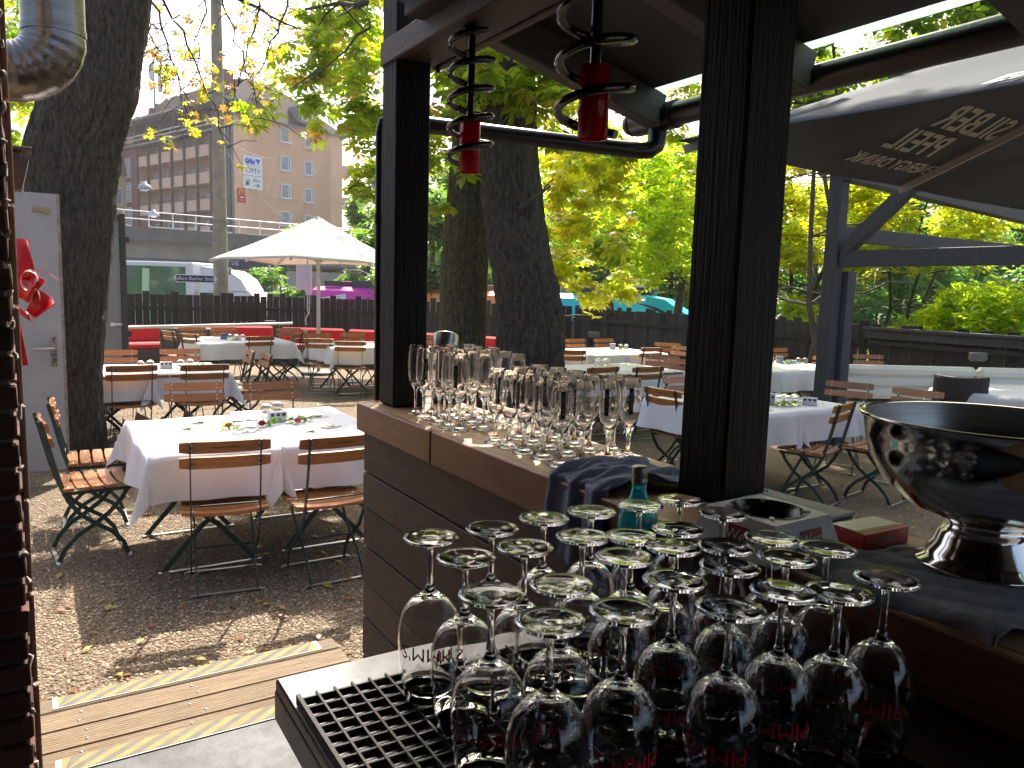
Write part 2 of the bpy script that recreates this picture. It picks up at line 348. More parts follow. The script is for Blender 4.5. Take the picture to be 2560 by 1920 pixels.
# ---- counter
topw = mat('counter_top', (.25, .135, .06), .5, col2=(.37, .215, .10), scale=5, stretch=(12, .7, 12), bump=.12, bscale=12, island=.12)
fasw = mat('counter_fascia', (.30, .135, .058), .42, col2=(.19, .08, .034), scale=4, stretch=(10, .8, 5), bump=.2, bscale=10)
plkw = mat('counter_plank', (.04, .022, .014), .65, col2=(.085, .047, .028), scale=5, stretch=(8, .8, 8), bump=.4, bscale=14, island=.35)
ct = thing('bar_counter', 'long wooden bar counter with plank cladding under a pale timber top', 'bar counter', (1.0, .5, 0))
for k, (x0, x1) in enumerate(((.0, .108), (.111, .219), (.222, .335))):
    for y0, y1 in ((-2.2, 1.503), (1.506, 2.11)): MB().box(((x0+x1)/2, (y0+y1)/2, 1.26), (x1-x0, y1-y0, .04), .004).build('top_board', topw, ct)
for y0, y1 in ((-2.2, 1.502), (1.508, 2.112)):
    MB().box((-.012, (y0+y1)/2, 1.2325), (.024, y1-y0, .098), .003).build('fascia_board', fasw, ct)
MB().box((.16, 2.122, 1.2325), (.34, .022, .098), .003).build('fascia_board', fasw, ct)
MB().box((.17, -.05, .59), (.24, 4.25, 1.18)).build('counter_core', mat('dark_timber', (.06, .045, .035), .8), ct)
z = 1.182
for k in range(9):
    h = (.15, .13, .145, .14, .13, .15, .14, .14, .12)[k]; z0 = max(.0, z-h+.004)
    MB().box((.012, -.05, (z+z0)/2), (.036+.004*(k % 2), 4.27, z-z0), .004).build('plank', plkw, ct)
    MB().box((.17, 2.09, (z+z0)/2), (.27, .03+.004*(k % 2), z-z0), .004).build('plank', plkw, ct)
    z -= h
# ---- timber posts, roof, beam, pipes
blk = mat('black_timber', (.003, .003, .004), .55, spec=.2, col2=(.007, .0068, .0075), scale=6, stretch=(12, 12, .6), bump=.5, bscale=9)
def post(label, x, y, z0, z1, w):
    p = MB().box((0, 0, (z0+z1)/2), (w, w, z1-z0), .006).build('timber_post', blk, None, (x, y, 0), label=label, cat='post', group='black timber posts of the bar'); return p
post('black timber post on the far end of the bar counter', 1.112, 2.512, 1.2815, 2.68, .125)
post('thick black timber post rising beside the blue bottle', 1.216, 1.106, 1.2815, 2.66, .128)
dkroof = mat('dark_roof_board', (.018, .017, .017), .6, col2=(.03, .028, .027), scale=5, stretch=(.5, 10, 10), bump=.3)
rf = thing('bar_roof', 'dark sloping timber roof with rafters over the bar', 'roof', (2.03, 0, 2.44))
sl_ = .24
def roofz(u): return sl_*(2.03-u)
for k in range(13):
    v1 = 2.32-k*.37
    M = MB(); u0, u1 = -1.6, 1.982
    M.add([(u-2.03, v, roofz(u)+t) for u in (u0, u1) for v in (v1-.368, v1) for t in (0, .03)], [(0, 1, 3, 2), (4, 6, 7, 5), (0, 4, 5, 1), (2, 3, 7, 6), (0, 2, 6, 4), (1, 5, 7, 3)]).build('roof_board', dkroof, rf)
for v in (2.27, 1.62, .95, .28, -.4, -1.1):
    MB().bar((-3.6, v, roofz(-1.57)-.062), (.0, v, roofz(2.03)-.062), .07, .12, b=.004).build('rafter', mat('rafter_grey', (.05, .048, .046), .6, col2=(.075, .07, .066), scale=5, stretch=(.5, 9, 9), bump=.3), rf)
MB().add([(-.1, -1.5, .057), (.045, -1.5, .022), (.045, 2.3, .022), (-.1, 2.3, .057), (-.1, -1.5, .061), (.045, -1.5, .026), (.045, 2.3, .026), (-.1, 2.3, .061)],
 [(0, 3, 2, 1), (4, 5, 6, 7), (0, 1, 5, 4), (1, 2, 6, 5), (2, 3, 7, 6), (3, 0, 4, 7)]).build('translucent_sheet', mat('polycarbonate', (.62, .74, .68), .4, transl=.75), rf)
MB().box((-1.0, .4, .12), (.09, 3.7, .11), .004).build('purlin', dkroof, rf)
bl_pl = mat('black_pipe', (.014, .015, .018), .32, spec=.6)
gu = thing('rain_gutter', 'black gutter pipe with elbow and rail pipe under the roof edge', 'gutter', (2.06, 0, 2.365))
MB().tube([(0, -1.5, 0), (0, 2.32, 0)], .043, 16).build('gutter_pipe', bl_pl, gu)
MB().tube([(0, 2.2, 0), (0, 2.42, 0)], .052, 16).build('pipe_collar', bl_pl, gu)
MB().lathe([(0, 0), (.047, 0), (.047, .012), (.04, .014), (.04, .03), (0, .03)], 16).build('end_cap', bl_pl, gu, (0, 2.435, 0)).rotation_euler = (R_(-90), 0, 0)
MB().tube([(0, 2.3, 0), (0, 2.3, -.06), (-.005, 2.3, -.1), (-.03, 2.31, -.122), (-.06, 2.325, -.124), (-.9, 2.6, -.09)], [.036, .036, .035, .033, .031, .03], 14).build('rail_pipe', bl_pl, gu)
MB().box((-.055, 2.31, .01), (.002, .022, .03)).build('pipe_sticker', mat('sticker_white', (.7, .7, .68), .5), gu)
dp = MB().tube([(1.17, 2.64, 2.285), (1.1, 2.65, 2.295), (1.08, 2.652, 2.28), (1.073, 2.655, 2.24), (1.073, 2.655, 0)], .013, 12); dp.tube([(1.073, 2.655, 1.92), (1.073, 2.655, 1.96)], .016, 12)
dp.build('downpipe', bl_pl, label='slim black downpipe running down behind the far post', cat='downpipe')
MB().tube([(1.2, 2.45, 2.42), (1.2, 2.45, 2.66)], .008, 8).build('hanger_rod', bl_pl, label='thin black rod hanging above the beam by the far post', cat='rod')
bmw = mat('beam_brown', (.042, .027, .02), .55, col2=(.075, .044, .03), scale=5, stretch=(9, .6, 9), bump=.3)
bm = thing('overhead_beam', 'brown boxed beam hanging above the counter with two spiral lamps', 'beam', (1.1, 0, 2.42))
MB().bar((-.045, 2.57, .06), (-.045, -.5, .06), .03, .08, b=.004).build('side_board', bmw, bm)
MB().bar((.035, 2.54, .045), (.035, -.5, .045), .125, .04, b=.004).build('bottom_board', bmw, bm)
MB().bar((.115, 2.5, .065), (.115, -.5, .065), .03, .09, b=.004).build('side_board', bmw, bm)
for x, y in ((-.01, 2.35), (.0, 2.1), (.05, 1.5)): MB().lathe([(0, -.012), (.008, -.008), (.012, 0)], 10, (x+.02, y, .024)).build('bolt', bl_pl, bm)
# ---- spiral lamps
redg = mat('red_glass', (.6, .008, .015), .12, transl=.6, coat=.5)
lampb = mat('lamp_black', (.012, .012, .014), .18, spec=.7)
def lamp(label, x, y, zb, zt, rg, rs, turns, hg, ph):
    t = thing('spiral_pendant_lamp', label, 'lamp', (x, y, zb), 0, 'red spiral lamps over the counter')
    b = MB(); n = 28
    b.lathe([(rg-.004, 0), (rg-.003, hg*.98), (.012, hg)], n); b.lathe([(.012, hg+.004), (rg, hg+.001), (rg, 0), (rg-.004, 0)], n)
    b.build('lamp_shade', redg, t)
    MB().tube([(0, 0, hg-.02), (0, 0, zt-zb)], .011, 12).build('lamp_rod', lampb, t)
    pts = []; k = int(turns*28)
    for i in range(k+1):
        q = 2*PI*i/28+ph; pts.append((rs*math.cos(q), rs*math.sin(q), .02+(zt-zb-.045)*i/k))
    MB().tube(pts, .0095, 8).build('lamp_spiral', lampb, t)
    MB().lathe([(0, 0), (.028, 0), (.03, .012), (0, .02)], 16, (0, 0, zt-zb-.02)).build('ceiling_rose', lampb, t)
lamp('red glass lamp in a black spiral, farther one by the far post', 1.10, 2.03, 2.036, 2.445, .030, .061, 4.7, .15, .7)
lamp('red glass lamp in a black spiral, bigger nearer one under the rafters', .955, 1.255, 2.0, 2.36, .030, .071, 3.5, .135, .2)
# ---- inside of the bar behind the photographer: dark walls that the steel and the glasses reflect
inb = mat('inner_wall', (.05, .034, .026), .8, col2=(.08, .052, .04), scale=12, bump=.5)
MB().box((-1.42, .3, 1.7), (.2, 4.9, 3.4)).build('wall', inb, kind='structure')
MB().box((-.45, -2.35, 1.7), (2.3, .2, 3.4)).build('wall', inb, kind='structure')
# ---- flue, bow, wooden box
inox = mat('stainless', (.22, .205, .19), .27, 1.0, col2=(.17, .16, .15), scale=3, stretch=(1, 1, 12))
fl = thing('flue_pipe', 'shiny stainless steel flue elbow beside the brick pillar', 'flue pipe', (.115, 3.66, 2.66))
MB().tube([(0, 0, -.02), (0, 0, 1.6)], .112, 32).build('pipe', inox, fl)
pts = []; rad = []
for i in range(29):
    q = i/28*R_(100); pts.append((-.16+.16*math.cos(q), 0, -.02-.16*math.sin(q))); rad.append(.112 if i % 4 < 2 else .1142)
pts.append((-.32, 0, -.15)); rad.append(.112)
MB().tube(pts, rad, 32).build('elbow', inox, fl)
MB().tube([(0, 0, -.02), (0, 0, .005)], .115, 32).build('pipe_seam', inox, fl)
redf = mat('red_foil', (.50, .004, .01), .22, spec=.35)
bw = thing('ribbon_bow', 'shiny red foil gift bow hanging beside the grey door', 'bow', (.045, 3.78, 1.65))
def ribbon(pts, w, name, mt, wd): return MB().strip(pts, w, .0015, wd).build(name, mt, bw)
def loop(c, rx, rz_, n=14, a0=0, a1=2*PI, y0=0, dy=0): return [(c[0]+rx*math.cos(a0+(a1-a0)*i/n), c[1]+y0+dy*i/n, c[2]+rz_*math.sin(a0+(a1-a0)*i/n)) for i in range(n+1)]
def band(name, quad, bend, mt, n=10):      # four corners (p00,p10,p11,p01), arched along the first direction
    p00, p10, p11, p01 = [Vector(q) for q in quad]; vs = []; fs = []
    nrm = (p10-p00).cross(p01-p00).normalized()
    for i in range(n+1):
        t = i/n; o = nrm*(bend*math.sin(PI*t)); vs += [p00.lerp(p10, t)+o, p01.lerp(p11, t)+o*.7]
    for i in range(n): fs.append((2*i, 2*i+2, 2*i+3, 2*i+1))
    o = MB().add(vs, fs, 0, True).build(name, mt, bw); s2 = o.modifiers.new('s', 'SOLIDIFY'); s2.thickness = .0012; return o
wd_ = lambda x, y: tuple(at(x, y, 3.22)-Vector((.045, 3.78, 1.65)))
wf_ = lambda x, y, k: tuple(at(x, y, 3.22-k)-Vector((.045, 3.78, 1.65)))
band('ribbon_loop', (wd_(30, 513), wd_(58.4, 517.6), wf_(78.2, 594, .02), wd_(30, 607)), -.012, redf)
band('ribbon_loop', (wf_(30, 575, .02), wf_(80, 594, .03), wf_(59, 654, .04), wd_(30, 640)), .015, redf)
band('ribbon_loop', (wf_(85, 599, .05), wf_(96, 607, .06), wf_(60.4, 654, .07), wf_(52.5, 648, .06)), .018, redf)
band('ribbon_loop', (wf_(79, 622, .05), wf_(117, 658, .07), wf_(68, 695, .07), wf_(56, 672, .05)), .028, redf)
band('ribbon_loop', (wd_(32, 640), wf_(60, 676, .04), wf_(67, 694, .06), wd_(36, 668)), -.015, redf)
band('ribbon_tail', (wd_(40, 700), wd_(47, 716), wd_(61.4, 789), wd_(48.5, 790)), .008, redf)
pk = mat('white_ribbon', (.6, .3, .32), .35, transl=.3)
ribbon(loop((-.05, -.07, .03), .03, .04, a1=4.4), .02, 'curled_ribbon', pk, (.2, .8, .3)); ribbon(loop((-.03, -.07, -.05), .014, .045, a1=3.6), .016, 'curled_ribbon', pk, (.2, .8, .3))
ribbon([(-.06, -.07, .06), (-.02, -.07, .075), (.02, -.08, .06), (.05, -.08, .035)], .012, 'curled_ribbon', pk, (0, .5, .8))
wb = thing('wooden_box', 'small brown wooden box mounted behind the flue elbow', 'box', (-.06, 4.75, 2.22))
brw = mat('box_brown', (.055, .026, .018), .6, col2=(.08, .04, .025), scale=6, stretch=(1, 9, 9))
MB().prism([(-.2, -.07), (.04, -.10), (.075, .05), (.02, .08), (-.2, .09)], .16, Matrix.Rotation(R_(90), 4, 'X')).build('box_body', brw, wb)
MB().box((-.05, -.08, .1), (.28, .2, .016), .003).build('box_lid', brw, wb)
# ================================================================ things on the bar
glass = glassmat('clear_glass'); 
tray = thing('drip_tray', 'steel drip tray with black plastic lattice mats for drying glasses', 'drip tray', (.290, 1.115, 1.108))
stl = mat('tray_steel', (.36, .37, .38), .36, 1.0, col2=(.28, .29, .30), scale=11, bump=.06, bscale=30)
TL, TW = 1.6, .665
MB().box((TW/2, -TL/2, -.012), (TW, TL, .02), .003).build('steel_top', stl, tray)
MB().box((.006, -TL/2, -.047), (.012, TL-.004, .048), .002).build('steel_edge', stl, tray)
MB().box((TW/2, -.0, -.047), (TW, .012, .048), .002).build('steel_edge', stl, tray)
for x, y in ((.05, -.06), (TW-.05, -.06), (.05, -TL+.06)): MB().box((x, y, -.50), (.04, .04, .95), .003).build('leg', mat('dark_steel', (.05, .05, .055), .4, .7), tray)
matm = mat('black_plastic', (.10, .10, .105), .34, spec=.5); shine = mat('mat_floor_steel', (.55, .56, .58), .22, 1.0)
for k, (y1, y0) in enumerate(((-.09, -.735), (-.74, -1.385))):
    b = MB(); x0, x1 = .008, .60; p = .0265
    nx = int((x1-x0)/p); ny = int((y1-y0)/p)
    for i in range(nx+1): b.box((x0+i*p, (y0+y1)/2, .0065), (.0032, y1-y0, .013))
    for j in range(ny+1): b.box(((x0+x1)/2, y0+j*p, .0058), (x1-x0, .0032, .0116))
    for i in range(2): b.box((x0+(x1-x0)*i, (y0+y1)/2, .0072), (.0055, y1-y0, .0145))
    b.build('lattice_mat', matm, tray)
    b = MB()
    for j in range(ny): b.box(((x0+x1)/2, y0+(j+.5)*p, .0022), (x1-x0-.01, .0075, .0022))
    b.build('lower_slats', shine, tray); 
# ---- wine glasses, upside down
def wine_mesh(red):
    b = MB(); t = .0011; 
    outer = [(.0340, 0), (.0385, .025), (.0425, .055), (.0445, .083), (.0435, .106), (.0375, .126), (.0275, .140), (.0150, .149), (.0078, .155), (.0050, .164), (.0041, .18), (.0041, .205), (.005, .218), (.009, .2245), (.02, .2275), (.0383, .230), (.0392, .2312), (.0383, .2324), (.03, .2319), (.018, .2309), (.009, .2302), (.004, .2303), (0, .2304)]
    inner = [(0, .1475), (.0075, .1462), (.0145, .1435), (.0265, .1365), (.0365, .1245), (.0427, .1056), (.0437, .083), (.0417, .055), (.0377, .025), (.0332, .0), (.0336, -.0004)]
    b.lathe(inner+outer[1:], 40, m=0)
    return b
def curl(rad, z0, flip=-1):
    def f(v): a = v.x/rad*flip; return Vector((rad*math.sin(a), -rad*math.cos(a), z0-v.y))
    return f
redp = mat('red_print', (.75, .015, .04), .4)
wm = wine_mesh(0).mesh('bowl', glass)
txm = MB().text("PIMM'S", .027, f=curl(.0449, .080, -1), m=0).mesh('lettering', redp)
rows = ("back", [(.461, .94), (.558, .936), (.655, .944), (.744, .94), (.838, .933), (.924, .927)]), \
 ("second", [(.466, .846), (.556, .844), (.655, .845), (.719, .813), (.804, .809), (.928, .835)]), \
 ("third", [(.434, .725), (.523, .712), (.653, .751), (.74, .752), (.808, .719), (.9, .716)]), \
 ("fourth", [(.453, .633), (.539, .616), (.654, .659), (.753, .661), (.848, .648), (.946, .648)]), \
 ("front", [(.652, .567), (.746, .571), (.804, .537), (.898, .536)])
ordn = ['first', 'second', 'third', 'fourth', 'fifth', 'sixth', 'seventh', 'eighth', 'ninth', 'tenth']
for rn, pts in rows:
    for i, (x, y) in enumerate(pts):
        r = random.Random(int(x*1000+y*7))
        g = link('wine_glass', wm, None, (x-.012 if x > .93 else x, y, 1.1215), r.uniform(0, 6.3), f'upturned wine glass, {ordn[i]} from the left in the {rn} row', 'wine glass', 'upturned wine glasses on the drip mat')
        a = math.atan2(-y, -x)+PI/2+(r.uniform(-.35, .35) if (i*2+len(rn)) % 3 else r.uniform(1.6, 4.2))
        link('lettering', txm, g, (0, 0, 0), a-g.rotation_euler[2])
# ---- champagne flutes
def flute(h, rmax, rrim, zb, stem, fr):
    b = MB(); t = .0008; H = h
    outer = [(0, .0005), (fr, .001), (fr, .0025), (fr*.6, .006), (stem*2.2, .012), (stem, .022), (stem*.95, zb-.02), (stem*1.25, zb-.006), (rmax*.5, zb+.006), (rmax*.8, zb+.028), (rmax*.97, zb+.055), (rmax, zb+.08), ((rmax+rrim)/2, (zb+.08+H)/2), (rrim, H), (rrim-.0005, H+.0006), (rrim-t, H)]
    inner = [((rmax+rrim)/2-t, (zb+.08+H)/2), (rmax-t, zb+.08), (rmax*.97-t, zb+.055), (rmax*.8-t, zb+.029), (rmax*.45, zb+.012), (0, zb+.008)]
    b.lathe(outer+inner, 28); return b.mesh('flute', glass)
fa = flute(.228, .0265, .0225, .088, .0042, .031); fb = flute(.205, .0275, .0255, .072, .0058, .032)
lbm = mat('label_black', (.015, .013, .014), .4); lbw = mat('label_lettering', (.6, .58, .55), .5)
def curlv(rad, z0):
    def f(v): a = v.y/rad; return Vector((rad*math.sin(a), -rad*math.cos(a), z0+v.x))
    return f
b = MB(); 
for i in range(6):
    for k in range(1): 
        a0, a1 = (-.0055+.011*i/6)/.0271, (-.0055+.011*(i+1)/6)/.0271
        b.add([(.0274*math.sin(a), -.0274*math.cos(a), zz) for a, zz in ((a0, .118), (a1, .118), (a1, .184), (a0, .184))], [(0, 1, 2, 3)], 0)
b.text('SCAVI & RAY', .0088, f=curlv(.0276, .151), m=1)
lab = b.mesh('label', [lbm, lbw])
flA = [(1.07, 2.315), (1.05, 2.21), (1.06, 2.12), (1.06, 2.05), (1.06, 1.985), (1.15, 2.07), (1.14, 1.98), (1.12, 2.29), (1.13, 2.22), (1.14, 2.15), (1.2, 2.19), (1.25, 2.23), (1.25, 2.13), (1.24, 2.03), (1.2, 2.31), (1.27, 2.32), (1.21, 2.1), (1.23, 1.94), (1.29, 2.19)]
flB = [(1.07, 1.79), (1.07, 1.72), (1.07, 1.645), (1.08, 1.57), (1.07, 1.485), (1.16, 1.81), (1.16, 1.74), (1.16, 1.665), (1.16, 1.58), (1.14, 1.49), (1.21, 1.475), (1.28, 1.48), (1.24, 1.59), (1.3, 1.565), (1.25, 1.67), (1.25, 1.76), (1.24, 1.84)]
def rowlab(pts, what):
    fr = sorted([p for p in pts if p[0] < 1.105], key=lambda p: -p[1]); md = sorted([p for p in pts if 1.105 <= p[0] < 1.185], key=lambda p: -p[1]); bk = sorted([p for p in pts if p[0] >= 1.185], key=lambda p: -p[1])
    out = {}
    for nm, L in (('front edge row', fr), ('middle row', md), ('garden side row', bk)):
        for i, p in enumerate(L): out[p] = f'{what}, {ordn[i]} from the far post in the {nm}'
    return out
for pts, me, what, grp in ((flA, fa, 'tall slim champagne flute', 'tall slim flutes on the counter'), (flB, fb, 'short stemmed wine flute', 'short stemmed flutes on the counter')):
    L = rowlab(pts, what)
    for i, (x, y) in enumerate(pts):
        o = link('champagne_flute', me, None, (x, y, 1.2802), 0, L[(x, y)], 'champagne flute', grp)
        if me is fb or i in (1, 4, 5, 8):
            l = link('label', lab, o, (0, 0, 0) if me is fb else (0, 0, .012), R_(random.uniform(-75, 55)-20))
# ---- wine cooler
ck = thing('wine_cooler', 'brushed steel wine cooler with slanted rim behind the flutes', 'wine cooler', (1.272, 2.50, 1.2805))
b = MB(); n = 32; vs = []
rings = [(.045, 0), (.043, .1), (.042, .19), (.047, .245), (.0445, .247), (.039, .19), (.038, .06), (.001, .06)]
for r, z in rings:
    for k in range(n):
        q = 2*PI*k/n; sl2 = 1 if z > .2 else 0; x = r*math.cos(q); y = r*math.sin(q)
        vs.append((x, y, z+(-.42*(x*-.53+y*-.85)*-1 if z > .22 else 0)))
fs = [(i*n+k, i*n+(k+1) % n, (i+1)*n+(k+1) % n, (i+1)*n+k) for i in range(len(rings)-1) for k in range(n)]
b.add(vs, fs, 0, True).build('cooler_body', mat('brushed_steel', (.6, .58, .54), .32, 1.0, col2=(.5, .48, .45), scale=4, stretch=(1, 1, 20)), ck)
MB().lathe([(.0455, 0), (.0475, .002), (.0475, .02), (.0455, .021)], n).build('base_ring', mat('dark_steel', (.05, .05, .055), .4, .7), ck)
# ---- blue bottle
bt = thing('water_bottle', 'turquoise glass bottle with grey screw cap', 'bottle', (.938, 1.048, 1.135))
tq = glassmat('turquoise_glass', (.25, .86, .95)); _n = tq.node_tree; _d = N(_n, 'ShaderNodeBsdfTranslucent'); _d.inputs['Color'].default_value = (.02, .5, .6, 1); _e = N(_n, 'ShaderNodeBsdfDiffuse'); _e.inputs['Color'].default_value = (.01, .3, .38, 1)
_q = N(_n, 'ShaderNodeAddShader'); _n.links.new(_d.outputs[0], _q.inputs[0]); _n.links.new(_e.outputs[0], _q.inputs[1]); _x = N(_n, 'ShaderNodeMixShader', Fac=.13); _n.links.new(_n.nodes['Principled BSDF'].outputs[0], _x.inputs[1]); _n.links.new(_q.outputs[0], _x.inputs[2]); _n.links.new(_x.outputs[0], _n.nodes['Material Output'].inputs['Surface'])
pr = [(0, .002), (.03, .0), (.0365, .006), (.0375, .02), (.0375, .145), (.036, .158), (.0305, .173), (.0215, .186), (.016, .196), (.0138, .207), (.013, .228), (.0112, .228), (.0112, .206), (.0138, .197), (.0197, .186), (.0285, .172), (.034, .157), (.0353, .145), (.0353, .02), (.033, .008), (0, .006)]
MB().lathe(pr, 32).build('bottle_glass', tq, bt)
cp = MB().lathe([(0, .25), (.0135, .25), (.0148, .247), (.0148, .232), (.0142, .231), (.0142, .226), (.0148, .225), (.0148, .219), (.0135, .218)], 28); cp.build('screw_cap', mat('cap_grey', (.35, .32, .3), .35, .8), bt)
b = MB(); n = 40; rr = .0379
vs = [(rr*math.cos(2*PI*k/n), rr*math.sin(2*PI*k/n), z) for z in (.028, .112) for k in range(n)]
b.add(vs, [(k, (k+1) % n, n+(k+1) % n, n+k) for k in range(n)], 0, True)
for (du, dz, r0) in ((-.012, .085, .008),):
    vs = []; 
    for k in range(20): 
        q = 2*PI*k/20; a = R_(-125)+(du+r0*math.cos(q))/rr; vs.append((.0382*math.cos(a), .0382*math.sin(a), dz+r0*math.sin(q)))
    b.add(vs, [tuple(range(20))], 1)
b.build('label', [mat('label_blue', (.01, .09, .2), .45), mat('label_pale', (.35, .5, .6), .5)], bt)
# ---- towels
def cloth_grid(name, f, nu, nv, mt, th=.0025, **kw):
    vs = [f(i/nu, j/nv) for j in range(nv+1) for i in range(nu+1)]
    fs = [(j*(nu+1)+i, j*(nu+1)+i+1, (j+1)*(nu+1)+i+1, (j+1)*(nu+1)+i) for j in range(nv) for i in range(nu)]
    o = MB().add(vs, fs, 0, True).build(name, mt, **kw); s = o.modifiers.new('s', 'SOLIDIFY'); s.thickness = th; s.offset = 1; return o
def weave(name, c, c2):
    m = mat(name, c, .95, col2=c2, scale=60, bump=.3, bscale=400); return m
tw1 = weave('towel_blue', (.22, .245, .36), (.3, .33, .45))
def tf(s, t):     # lies on the counter by the post and hangs over its inner edge
    L = t*.46; w = (s-.5)*(.26-.08*math.sin(t*PI))
    fold = .008*math.sin(s*17+t*4)+.006*math.sin(s*31+3*t)+.005*math.sin(t*23)
    if L < .26: x = 1.25-L; z = 1.2815+.007+abs(fold)*1.0+.012*math.exp(-((t-.35)/.12)**2)
    else: x = .985-.02*math.sin(min(1, (L-.26)*9)*PI/2)-.01*abs(math.sin(s*9)); z = 1.292-(L-.26)*.85+fold*.2
    y = 1.27+w*(1.25-.3*t)+.04*t+.03*math.sin(t*5)
    return (x+fold*.5, y, z)
cloth_grid('bar_towel', tf, 60, 60, tw1, label='crumpled blue grey towel hanging over the counter behind the bottle', cat='towel')
tw2 = weave('towel_grey', (.17, .17, .18), (.26, .26, .28))
def tg(s, t):
    x = .99+s*.36; y = .40+t*.32-.1*(s-.5); e = max(0, 1-min(s, t, 1-t)*9)
    z = 1.2835+.004*abs(math.sin(s*14+t*9))+.03*max(0, 1-s*6)*(.5+.5*math.sin(t*13))+.006*e*abs(math.sin(23*t+11*s))
    if s < .08: z -= (.08-s)*.6; x = .99+.012*math.sin(t*9)
    return (x, y, z)
cloth_grid('bar_towel', tg, 60, 60, tw2, label='dark grey towel spread under the steel punch bowl', cat='towel')
# ---- punch bowl
pb = thing('punch_bowl', 'large polished steel punch bowl on a flared foot', 'bowl', (1.255, .60, 1.2885))
chrome = mat('polished_steel', (.68, .66, .63), .11, 1.0); chin = mat('bowl_inside', (.42, .42, .42), .3, 1.0, col2=(.3, .3, .3), scale=3, stretch=(1, 1, 30))
MB().lathe([(.052, .072), (.075, .078), (.115, .097), (.15, .128), (.172, .165), (.182, .2), (.1855, .228), (.192, .232), (.193, .2355), (.188, .2365), (.1835, .234)], 72).build('bowl_outside', chrome, pb)
MB().lathe([(.1835, .234), (.180, .2), (.17, .166), (.148, .131), (.113, .1), (.07, .082), (0, .078)], 72).build('bowl_inside', chin, pb)
MB().lathe([(.052, .072), (.05, .064), (.056, .06), (.062, .05), (.067, .035), (.077, .022), (.08, .012), (.092, .006), (.094, .001), (.09, 0), (0, .002)], 64).build('bowl_foot', chrome, pb)
b = MB()
def wrapb(v): a = R_(203)+v.x/.17; return Vector((.1765*math.cos(a), .1765*math.sin(a), .178+v.y))
b.text('R A', .022, f=wrapb, m=0); b.build('lettering', mat('etched', (.02, .02, .02), .5), pb)
# ---- ashtray, cigarettes, slab, cable
asht = thing('ashtray', 'square white ashtray with dark round dish and red maker plates', 'ashtray', (1.045, .845, 1.2805), R_(2)); asht.scale = (1.08, 1.08, 1.08)
wp = mat('white_melamine', (.78, .78, .74), .4); 
b = MB(); n = 32; h = .058; vs = []; a0, a1 = .082, .066
vs = [(sx*a0, sy*a0, 0) for sx, sy in ((-1, -1), (1, -1), (1, 1), (-1, 1))]+[(sx*a1, sy*a1, h) for sx, sy in ((-1, -1), (1, -1), (1, 1), (-1, 1))]
b.add(vs, [(3, 2, 1, 0)]+[(i, (i+1) % 4, 4+(i+1) % 4, 4+i) for i in range(4)])
ring = [(.056*math.cos(2*PI*k/n), .056*math.sin(2*PI*k/n), h) for k in range(n)]
o4 = [(sx*a1, sy*a1, h) for sx, sy in ((-1, -1), (1, -1), (1, 1), (-1, 1))]
fs = []
for k in range(n): 
    q = (k+.5)/n*2*PI; c = {0: 2, 1: 3, 2: 0, 3: 1}[int(q//(PI/2))]; fs.append((k, (k+1) % n, n+c) if False else ((k+1) % n, k, n+c))
for k, (c0, c1) in ((8, (2, 3)), (16, (3, 0)), (24, (0, 1)), (0, (1, 2))): fs.append((k, n+c0, n+c1))
b.add(ring+o4, fs); b.build('ashtray_body', wp, asht)
MB().lathe([(.056, h), (.0575, h+.0012), (.0545, h+.0012), (.05, h-.018), (.035, h-.033), (0, h-.037)], 40).build('dish', mat('dish_black', (.02, .018, .017), .22, spec=.7), asht)
for k in range(4): 
    q = PI/4+k*PI/2; MB().box((.0585*math.cos(q), .0585*math.sin(q), h), (.012, .007, .006), .001, Matrix.Rotation(q, 3, 'Z')).build('rest', wp, asht)
sidez = math.atan2(h, a0-a1)
for k in range(4):
    Mx = Matrix.Rotation(k*PI/2, 4, 'Z') @ Matrix.Translation((.012, -(a0+a1)/2-.0012, h*.5)) @ Matrix.Rotation(sidez, 4, 'X')
    MB().box((0, 0, 0), (.05, .03, .0012)).text('West', .024, Matrix.Translation((0, 0, .0012)), 1).build('maker_plate', [mat('plate_red', (.3, .02, .035), .45), mat('plate_white', (.75, .73, .7), .5)], asht).matrix_local = Mx
cg = thing('cigarette_pack', 'red and white cigarette pack lying on the counter', 'cigarette pack', (1.232, .775, 1.2805), R_(-3)); cg.scale = (1.2, 1.15, 1.1)
rp = mat('pack_red', (.42, .016, .03), .35, coat=.3); wpk = mat('pack_white', (.62, .6, .57), .35, coat=.3); gp = mat('pack_silver', (.55, .55, .55), .25, .7); gold = mat('pack_gold', (.5, .38, .12), .35, .6); ink = mat('ink', (.06, .06, .06), .6)
MB().box((0, 0, .0125), (.098, .06, .025), .001).build('pack_box', rp, cg)
MB().box((0, .008, .0256), (.095, .042, .0008)).build('pack_top', gp, cg)
b = MB(); 
for y in (-.0155, -.0185): b.box((0, y, .0254), (.098, .0014, .0009))
b.build('gold_line', gold, cg)
b = MB().box((.0493, .012, .0125), (.0008, .034, .022)).box((.0493, -.0185, .0125), (.0008, .02, .022))
Mr = Matrix.Translation((.05, .012, .0155)) @ Matrix.Rotation(R_(90), 4, 'Z') @ Matrix.Rotation(R_(90), 4, 'X')
b.text('Rauchen zerstört', .0042, Mr, 1); b.text('ungeborene Kinder', .0042, Matrix.Translation((0, 0, -.006)) @ Mr, 1); b.build('warning_label', [wpk, ink], cg)
Mf = Matrix.Translation((-.012, -.0305, .012)) @ Matrix.Rotation(R_(90), 4, 'X')
MB().text('GAULOISES', .0105, Mf).build('lettering', gp, cg)
Mf2 = Matrix.Translation((.035, -.0305, .017)) @ Matrix.Rotation(R_(90), 4, 'X'); MB().text('XL', .005, Mf2).build('lettering', gp, cg)
